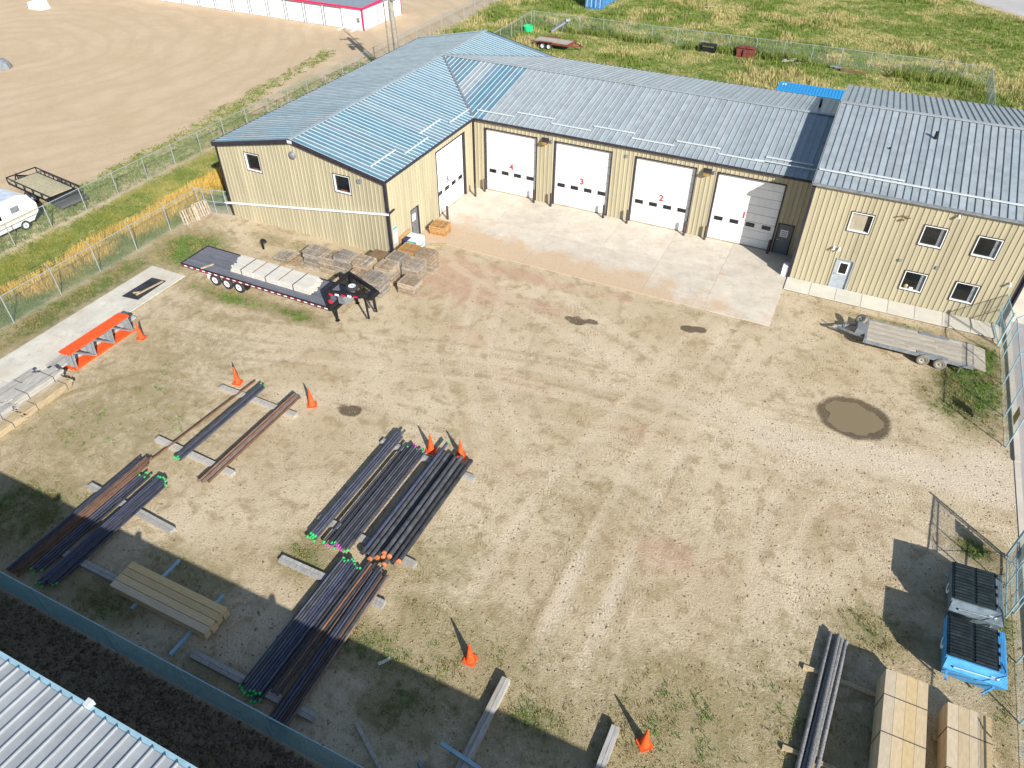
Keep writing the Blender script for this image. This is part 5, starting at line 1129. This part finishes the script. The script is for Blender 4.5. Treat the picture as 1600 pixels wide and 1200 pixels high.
def lp(mb, name, mat): return link(mb.mesh(name, mat), name, ut)
for k in range(6): y = -Ly+.06+k*(2*Ly-.12)/6; lp(MB().box(-Lx+.05,Lx-1.0,y+.005,y+(2*Ly-.12)/6-.005,.60,.65), 'deck_board', 'deck_tan')
for y in (-Ly, Ly): 
    lp(MB().beam((-Lx,y,1.05),(Lx,y,1.05),.07,.07), 'top_rail', 'black'); lp(MB().beam((-Lx,y,.6),(Lx,y,.6),.08,.12), 'side_beam', 'black')
    for k in range(6): x = -Lx+k*2*Lx/5; lp(MB().beam((x,y,.6),(x,y,1.05),.06,.06), 'stake', 'black')
lp(MB().beam((-Lx,-Ly,1.05),(-Lx,Ly,1.05),.07,.07), 'end_rail', 'black'); lp(MB().beam((-Lx,-Ly,.6),(-Lx,Ly,.6),.08,.12), 'end_beam', 'black'); lp(MB().beam((Lx,-Ly,.6),(Lx,Ly,.6),.08,.12), 'end_beam', 'black')
for k in range(5): x = Lx-.95+k*.23; lp(MB().beam((x,-Ly+.05,.58),(x,Ly-.05,.58),.06,.05), 'ramp_bar', 'black')
lp(MB().box(Lx-.05,Lx+.9,-Ly+.1,Ly-.1,.30,.50), 'ramp_panel', 'strap')
for x in (-.2, .65):
    for s in (-1, 1):
        mb = MB(); mb.lathe((x,s*(Ly+.14),.34),(0,s,0),[(-.09,.2),(-.1,.28),(-.05,.34),(.05,.34),(.1,.28),(.09,.2)],18); t_ = lp(mb, 'wheel', 'tyre'); mb = MB(); mb.lathe((x,s*(Ly+.14),.34),(0,s,0),[(.088,.2),(.05,.12),(.06,0)],14); link(mb.mesh('rim','rim'), 'rim', t_)
        lp(MB().beam((x,0,.36),(x,s*(Ly+.1),.36),.07,.07), 'axle', 'black')
for s in (-1, 1): lp(MB().beam((-Lx,s*.6,.55),(-Lx-1.2,0,.5),.08,.1), 'drawbar', 'black')
lp(MB().cyl((-Lx-.9,0,0),(-Lx-.9,0,.8),.035,.035,8), 'jack', 'black'); lp(MB().box(Lx-.12,Lx-.04,-.05,.05,0,.31), 'ramp_prop', 'black'); lp(MB().box(Lx+.76,Lx+.84,-.05,.05,0,.31), 'ramp_prop', 'black')

# utility poles
def pole(label, base, top, r0, r1, arms, name='utility_pole'):
    o = thing(name, label, 'pole', (*base, 0)); b = Vector((*base, -.3)); t = Vector(top)
    part(MB().cyl(b, t, r0, r1, 12), 'pole_shaft', 'polewood', o, True)
    for h, half in arms:
        f = h/t.z; p = Vector((*base,0)).lerp(t, f); d = Vector((.80,.60,0)); part(MB().beam(p-d*half, p+d*half, .12, .16), 'crossarm', 'polewood', o)
        for s in (-.9, -.45, .45, .9):
            q_ = p+d*half*s; part(MB().cyl(q_+Vector((0,0,.08)), q_+Vector((0,0,.32)), .05, .035, 8), 'insulator', 'steelgrey', o)
    return o, t
o, t = pole('thick leaning wooden utility pole with crossarms and transformers behind the workshop roof', (-17.3,16.9), (-18.1,17.4,10.6), .29, .23, [(10.2,1.1),(8.95,.9)])
for s in (-.45, .45): part(MB().cyl((-17.95+s*.8,17.2+s*.6-.25,8.0),(-17.95+s*.8,17.2+s*.6-.25,8.8),.26,.26,14), 'transformer', 'steelgrey', o)
part(MB().box(-18.5,-17.3,16.95,17.3,8.3,8.45), 'transformer_bracket', 'steelgrey', o)
pole('thin wooden pole standing beside the thick utility pole', (-20.3,19.9), (-20.9,20.3,10.5), .09, .07, [])
# field items
bgc = thing('shipping_container', 'bright blue shipping container close behind the workshop back wall', 'container', (21.2,25.6,0))
def container(o, x0, x1, y0, y1, H, mat, doors=None):
    part(MB().box(x0+.04,x1-.04,y0+.04,y1-.04,.12,H-.05), 'body', mat, o)
    mb = MB(); n = int((x1-x0)/.28)
    for k in range(n): x = x0+.06+k*(x1-x0-.12)/n; part(MB().box(x,x+.16,y0+.06,y1-.06,H-.05,H-.012), 'roof_corrugation', mat, o)
    for yy in (y0, y1-.03):
        for k in range(n): x = x0+.06+k*(x1-x0-.12)/n; part(MB().box(x,x+.15,yy,yy+.03+(.012 if yy == y0 else 0),.2,H-.15), 'side_corrugation', mat, o)
    for x in (x0, x1-.12):
        for y in (y0-.005, y1-.115): part(MB().box(x,x+.12,y,y+.12,0,H), 'corner_post', mat, o)
    for y in (y0-.004, y1-.096): part(MB().box(x0+.12,x1-.12,y,y+.10,H-.12,H+.005), 'top_rail', mat, o); part(MB().box(x0+.12,x1-.12,y,y+.10,.0,.14), 'bottom_rail', mat, o)
container(bgc, 18.2, 24.2, 24.5, 26.94, 2.85, 'contblue')
for k in (0, 1): part(MB().box(18.55+.22*k,18.67+.22*k,26.1,26.55,2.846,2.856), 'roof_mark', 'decal', bgc)
fc_ = thing('shipping_container', 'weathered blue shipping container far off in the grass field', 'container', (-10.6,58,0))
container(fc_, -11.85, -9.4, 54.9, 61.0, 2.6, 'contblue_far')
for k in range(4): part(MB().cyl((-11.6+.62*k,54.86,.2),(-11.6+.62*k,54.86,2.4),.025,.025,6), 'lock_rod', 'decal', fc_)
for k in (0, 1): part(MB().box(-11.7+1.1*k,-10.75+1.1*k,54.86,54.893,.2,2.4), 'door_leaf', 'contblue_far', fc_)
ot = thing('old_trailer', 'rusty flat trailer with white wheels and worn deck in the tall grass', 'trailer', (-8.1,36.6,0))
for k in range(6): part(MB().box(-10.9,-6.6,35.65+k*.32,35.65+k*.32+.31,.68,.74), 'deck_board', 'deck_pale', ot)
for y in (35.58, 37.58): part(MB().box(-10.9,-6.5,y,y+.07,.55,.76), 'side_rail', 'rust', ot)
part(MB().beam((-6.5,35.6,.7),(-6.35,37.6,.7),.1,.3), 'front_rail', 'rust', ot); part(MB().hexa([(-11.6,35.7,.3),(-10.9,35.7,.62),(-10.9,37.5,.62),(-11.6,37.5,.3),(-11.6,35.7,.36),(-10.9,35.7,.70),(-10.9,37.5,.70),(-11.6,37.5,.36)]), 'tail_ramp', 'deck_pale', ot)
for x in (-9.65, -8.85): wheel(ot, (x,35.42,.35), (0,-1,0), .36, .22); wheel(ot, (x,37.75,.35), (0,1,0), .36, .22); part(MB().beam((x,35.5,.36),(x,37.7,.36),.08,.08), 'axle', 'black', ot)
part(MB().box(-10.1,-8.4,35.25,35.55,.80,.85), 'fender', 'rust', ot); part(MB().box(-10.1,-8.4,37.62,37.9,.80,.85), 'fender', 'rust', ot)
for s in (-1, 1): part(MB().beam((-6.5,36.6+s*.7,.6),(-5.1,36.6,.5),.08,.1), 'drawbar', 'rust', ot)
part(MB().cyl((-5.4,36.6,0),(-5.4,36.6,.8),.04,.04,8), 'jack', 'black', ot)
g1 = thing('steel_crate', 'black slatted steel crate in the grass by the back fence', 'crate', (7.85,43.0,0))
for k in range(4): part(MB().box(7.0,8.75,42.5+.28*k,42.5+.28*k+.18,.75,.82), 'slat', 'black', g1)
for x in (7.0, 8.67): part(MB().box(x,x+.08,42.5,43.5,0,.74), 'end_frame', 'black', g1)
for z in (.15,.42): part(MB().box(7.09,8.66,42.5,42.55,z,z+.16), 'slat', 'black', g1)
rb = thing('red_steel_box', 'rusty red steel box lying in the grass by the back fence', 'box', (12.2,43.0,0))
part(MB().hexa([(11.3,42.5,0),(13.1,42.5,0),(13.1,43.5,0),(11.3,43.5,0),(11.2,42.45,.85),(13.25,42.45,.8),(13.2,43.6,1.0),(11.25,43.6,1.05)]), 'body', 'rust', rb)
for k in range(2): part(MB().box(11.35+.95*k,12.2+.95*k,42.6,43.4,.98,1.04), 'lid', 'rust', rb)
part(MB().box(11.9,12.0,42.38,42.46,.2,.8), 'latch', 'black', rb)
jk = thing('scrap_pile', 'grey scrap metal heap in the dry grass by the back fence', 'scrap', (17.3,42.8,0))
for k in range(7):
    x, y = 17.3+random.uniform(-.8,.8), 42.8+random.uniform(-.4,.4); part(MB().beam((x-.6,y-random.uniform(-.3,.3),.06+.05*k),(x+.6,y+random.uniform(-.3,.3),.12+.06*k),.12,.10), 'scrap_piece', random.choice(['steelgrey','black','deck_pale']), jk)
jk = thing('scrap_pile', 'dark beam and rusty odds in the dry grass near the fence corner', 'scrap', (23.3,43.0,0))
part(MB().beam((22.6,42.6,.15),(25.2,42.2,.15),.3,.3), 'beam', 'brownboard', jk)
for k in range(5): x = 22+random.uniform(-.5,.5); part(MB().beam((x-.4,43+random.uniform(-.3,.3),.08+.06*k),(x+.4,43,.15+.06*k),.14,.1), 'scrap_piece', random.choice(['steelgrey','black']), jk)
gb = MB(); gb.lathe((-14.0,41.0,0),(0,0,1),[(0,.55),(.7,.62),(.75,.60),(.75,.5),(.2,.45),(.2,0)],18); solo(gb, 'plastic_tub', 'greenplastic', 'green plastic tub in the field fence corner', 'tub', (-14.0,41.0,0))
au = MB(); au.beam((-11.3,41.8,.2),(-9.8,43.2,1.3),.35,.25); au.beam((-10.2,42.6,0),(-10.0,43.0,1.2),.08,.08); au.beam((-9.9,43.2,1.2),(-9.7,43.5,0),.08,.08); au.cyl((-9.9,42.9,1.35),(-9.5,43.3,1.35),.22,.22,10)
solo(au, 'auger_conveyor', 'steelgrey', 'small grey conveyor propped up by the field fence', 'conveyor', (-10.3,42.6,0))
mb = MB()
for k in range(5): mb.beam((1.6+.3*k,62.2,.1+.03*k),(3.2+.2*k,63.2,.1),.25,.06)
solo(mb, 'scrap_boards', 'deck_pale', 'heap of pale boards far off in the grass field', 'boards', (2.6,62.6,0))
# far-left oddments on the sandy lot
ms_ = thing('white_block', 'pale white block with a dark post at the far side of the sandy lot', 'block', (-77.09,22.02,0))
mb = MB(); mb.hexa([(-77.09-1.1,22.02-.8,0),(-77.09+1.2,22.02-.7,0),(-77.09+1.1,22.02+.8,0),(-77.09-1.0,22.02+.7,0),(-77.09-1.0,22.02-.7,.8),(-77.09+1.0,22.02-.6,.7),(-77.09+.9,22.02+.7,.95),(-77.09-.9,22.02+.6,.9)]); part(mb, 'block_body', 'sign', ms_); part(MB().cyl((-77.09-.3,22.02+1.0,0),(-77.09-.3,22.02+1.0,2.0),.08,.08,8), 'post', 'trim', ms_)
bt = MB(); bt.lathe((-59.16,3.21,0),(0,0,1),[(0,1.0),(.5,.9),(.9,.5),(1.0,0)],9); solo(bt, 'boulder', 'steelgrey', 'grey boulder at the edge of the sandy lot', 'boulder', (-59.16,3.21,0))

# ------------------------------------------------------------------ scattered stuff: grass, weeds, stones
def attr_mesh(name, V, F, mat, tint=None, dry=None):
    me = bpy.data.meshes.new(name); nv = len(V); k = F.shape[1]
    me.vertices.add(nv); me.vertices.foreach_set('co', V.astype('f4').ravel())
    me.loops.add(F.size); me.loops.foreach_set('vertex_index', F.ravel().astype('i4'))
    me.polygons.add(len(F)); me.polygons.foreach_set('loop_start', (np.arange(len(F))*k).astype('i4'))
    for nm, a in (('tint', tint), ('dry', dry)):
        if a is not None: me.attributes.new(nm, 'FLOAT', 'POINT').data.foreach_set('value', a.astype('f4'))
    me.update(calc_edges=True); me.materials.append(mat)
    o = bpy.data.objects.new(name, me); COL.objects.link(o); o['kind'] = 'stuff'; return o
def blade_mat(name, g0, g1, d0, d1):
    m = bpy.data.materials.new(name); m.use_nodes = True; n = m.node_tree.nodes; l = m.node_tree.links; b = n['Principled BSDF']
    b.inputs['Roughness'].default_value = .8; b.inputs['Specular IOR Level'].default_value = .1
    def at(k): a = n.new('ShaderNodeAttribute'); a.attribute_name = k; return a.outputs['Fac']
    def mx(f, a, c):
        k = n.new('ShaderNodeMix'); k.data_type = 'RGBA'; l.new(f, k.inputs['Factor'])
        for s, v in (('A', a), ('B', c)):
            if isinstance(v, tuple): k.inputs[s].default_value = (*v, 1)
            else: l.new(v, k.inputs[s])
        return k.outputs['Result']
    c = mx(at('dry'), mx(at('tint'), g0, g1), mx(at('tint'), d0, d1)); l.new(c, b.inputs['Base Color'])
    tr_ = n.new('ShaderNodeBsdfTranslucent'); l.new(c, tr_.inputs['Color']); mxs = n.new('ShaderNodeMixShader'); mxs.inputs[0].default_value = .25
    l.new(b.outputs[0], mxs.inputs[1]); l.new(tr_.outputs[0], mxs.inputs[2]); l.new(mxs.outputs[0], n['Material Output'].inputs['Surface'])
    return m
def blades(px, py, pz, nb, hgt, wid, spread, dry, label, cat, name, mat, lean=.5, leandir=None):
    N = len(px); P = np.repeat(np.stack([px, py, pz], -1), nb, 0); n = N*nb
    h = np.repeat(hgt, nb)*rng.uniform(.55, 1.15, n); wd = np.repeat(wid, nb)*rng.uniform(.7, 1.3, n)
    a = rng.uniform(0, 2*np.pi, n); P[:,0] += rng.normal(0, 1, n)*np.repeat(spread, nb); P[:,1] += rng.normal(0, 1, n)*np.repeat(spread, nb)
    d = np.stack([np.cos(a), np.sin(a), np.zeros(n)], -1); pr = np.stack([-np.sin(a), np.cos(a), np.zeros(n)], -1)
    ln = rng.uniform(.1, 1, n)*lean
    mid = P+d*(h*ln*.25)[:,None]+np.array([0,0,1])*(h*.6)[:,None]; tip = P+d*(h*ln)[:,None]+np.array([0,0,1])*h[:,None]*(1-.3*ln)[:,None]
    if leandir is not None: tip[:,:2] += np.array(leandir)*h[:,None]*.3
    V = np.stack([P-pr*wd[:,None]/2, P+pr*wd[:,None]/2, mid-pr*wd[:,None]*.4, mid+pr*wd[:,None]*.4, tip], 1).reshape(-1, 3)
    b = np.arange(n)*5; F = np.concatenate([np.stack([b, b+1, b+3], -1), np.stack([b, b+3, b+2], -1), np.stack([b+2, b+3, b+4], -1)])
    tn = np.repeat(np.clip(np.repeat(rng.random(N), nb)*.6+rng.random(n)*.4, 0, 1), 5); dr = np.repeat(np.clip(np.repeat(dry, nb)+rng.normal(0, .15, n), 0, 1), 5)
    o = attr_mesh(name, V, F, mat, tn, dr); tag(o, label, cat); return o
MGR = blade_mat('field_grass_blades', (.085,.155,.022), (.20,.27,.05), (.42,.335,.115), (.60,.51,.28))
MRD = blade_mat('ditch_reed_blades', (.06,.12,.02), (.16,.22,.04), (.52,.33,.06), (.74,.52,.16))
MWD = blade_mat('yard_weed_blades', (.07,.17,.025), (.17,.29,.05), (.24,.19,.07), (.40,.32,.15))
def outside_solid(x, y):
    k = np.ones(len(x), bool)
    for a,b,c,d in ((-14,25,-12,16),(24.3,37,-3,16.2),(18.1,24.3,24.4,27),(-11.6,-5,35.5,37.9),(-11.9,-9.3,54.8,61.1),(37,60,-60,15.8),(-14.4,-10.7,-36.2,-19.7),(0,24.5,-8.9,0),(24.4,37,-4.4,-2.7),(6.9,8.9,42.4,43.6),(11.2,13.3,42.4,43.7),(-28,-25.1,-24.6,-18.6)): k &= ~((x > a)&(x < b)&(y > c)&(y < d))
    return k
# field behind and ditch
def scatter(n, x0, x1, y0, y1):
    return rng.uniform(x0, x1, n), rng.uniform(y0, y1, n)
x, y = scatter(60000, -24, 62, 15.5, 100); m = (field_mask(x, y) > rng.random(len(x))*.9)&outside_solid(x, y)
x, y = x[m], y[m]; patch = fbm(x, y, 7, 51); p2 = fbm(x, y, 2.2, 55)
dry = sstep(.44, .60, patch*.5+p2*.5)*.9; tall = sstep(.45, .65, fbm(x, y, 5, 57))
blades(x, y, ground_z(x, y)-.02, 6, .22+.30*tall+.25*dry*tall, np.full(len(x), .045)+.02*rng.random(len(x)), np.full(len(x), .16), dry, 'tall green and straw grass over the field behind the workshop', 'grass', 'field_grass', MGR, .6, (-.3,.1))
x, y = scatter(24000, -24.6, -15.2, -45, 16.5); m = (field_mask(x, y) > .3+rng.random(len(x))*.5); x, y = x[m], y[m]
reed = np.exp(-((x+18.9)/1.5)**4)*sstep(.22, .42, fbm(x, y, 5, 61)+.10*np.cos(y/9)); dry = np.clip(reed*1.1+sstep(.5, .65, fbm(x, y, 2, 62))*.35, 0, 1)
blades(x, y, ground_z(x, y)-.02, 7, .14+.75*reed, .025+.02*reed, np.full(len(x), .12), dry, 'green grass and golden reeds along the ditch between the two left fences', 'grass', 'ditch_grass', MRD, .55, (-.1,.2))
# bushes of taller weeds at back fence
x, y = scatter(2600, -14, 36.5, 42.6, 46.5); m = (fbm(x, y, 3, 71) > .52)&outside_solid(x, y); x, y = x[m], y[m]
blades(x, y, ground_z(x, y)-.02, 8, np.full(len(x), .95), np.full(len(x), .05), np.full(len(x), .22), np.full(len(x), .12), 'dark taller weeds along the back chain-link fence', 'weeds', 'fence_weeds', MGR, .7)
# yard weeds
x, y = scatter(150000, -15.9, 37, -43.8, 0); wv_ = np.clip(splat(x, y, WEEDS)*(.65+.7*fbm(x, y, 1.6, 11)), 0, 1)
wv_ = np.maximum(wv_, (y < -40.7)*.35)
m = (rng.random(len(x)) < sstep(.30, .80, wv_*(.2+1.5*fbm(x, y, .6, 81)))*.9)&outside_solid(x, y); x, y, wv_ = x[m], y[m], wv_[m]
blades(x, y, ground_z(x, y)-.005, 6, .06+.11*wv_*rng.random(len(x)), np.full(len(x), .026), np.full(len(x), .06), np.clip(1.0-1.6*sstep(.40,.66,fbm(x, y, 1.1, 83))*np.clip(wv_+.25,0,1)+rng.normal(0, .15, len(x)), 0, 1), 'low weeds and sparse dry grass patches in the dirt yard', 'weeds', 'yard_weeds', MWD, .9)
# lot-edge weeds beside the fence
x, y = scatter(26000, -35, -24, -30, 24); m = ((fbm(x, y, 1.3, 91)*.6+.4*rng.random(len(x)))*(np.exp(-((x+24.8)/2.6)**2)+.93*np.exp(-((x+28.3+.12*y)/2.0)**2)) > .50); x, y = x[m], y[m]
blades(x, y, ground_z(x, y)-.01, 6, np.full(len(x), .17), np.full(len(x), .04), np.full(len(x), .10), rng.random(len(x))*.7, 'scattered weeds along the edge of the sandy lot', 'weeds', 'lot_weeds', MWD, .9)
# stones and clods
def stones(n, x0, x1, y0, y1, smin, smax, name, label, mat, maskf=None):
    x, y = scatter(n, x0, x1, y0, y1); m = outside_solid(x, y)
    if maskf is not None: m &= maskf(x, y)
    x, y = x[m], y[m]; N = len(x); s = smin+(smax-smin)*rng.random(N)**2.5
    U = np.array([(1,0,0),(0,1,0),(-1,0,0),(0,-1,0),(0,0,.75),(0,0,-.5)], float)
    V = U[None]*s[:,None,None]*rng.uniform(.6, 1.3, (N,6,1)); a = rng.uniform(0, 6.28, N); c, s_ = np.cos(a), np.sin(a)
    V = np.stack([V[...,0]*c[:,None]-V[...,1]*s_[:,None], V[...,0]*s_[:,None]+V[...,1]*c[:,None], V[...,2]], -1)
    V += np.stack([x, y, ground_z(x, y)+s*.15], -1)[:,None]
    F0 = np.array([(0,1,4),(1,2,4),(2,3,4),(3,0,4),(1,0,5),(2,1,5),(3,2,5),(0,3,5)]); F = (F0[None]+(np.arange(N)*6)[:,None,None]).reshape(-1, 3)
    o = attr_mesh(name, V.reshape(-1, 3), F, mat, np.repeat(rng.random(N), 6), np.repeat(rng.random(N), 6)); tag(o, label, 'stones'); return o
MST = blade_mat('stone_clods', (.30,.22,.13), (.44,.35,.22), (.20,.15,.085), (.48,.40,.28))
notpud = lambda x, y: ((x-29.85)/2.0)**2+((y+15.1)/1.8)**2 > 1
stones(34000, -15.8, 37, -40.6, -.1, .014, .055, 'yard_gravel', 'loose gravel and dirt clods over the yard', MST, notpud)
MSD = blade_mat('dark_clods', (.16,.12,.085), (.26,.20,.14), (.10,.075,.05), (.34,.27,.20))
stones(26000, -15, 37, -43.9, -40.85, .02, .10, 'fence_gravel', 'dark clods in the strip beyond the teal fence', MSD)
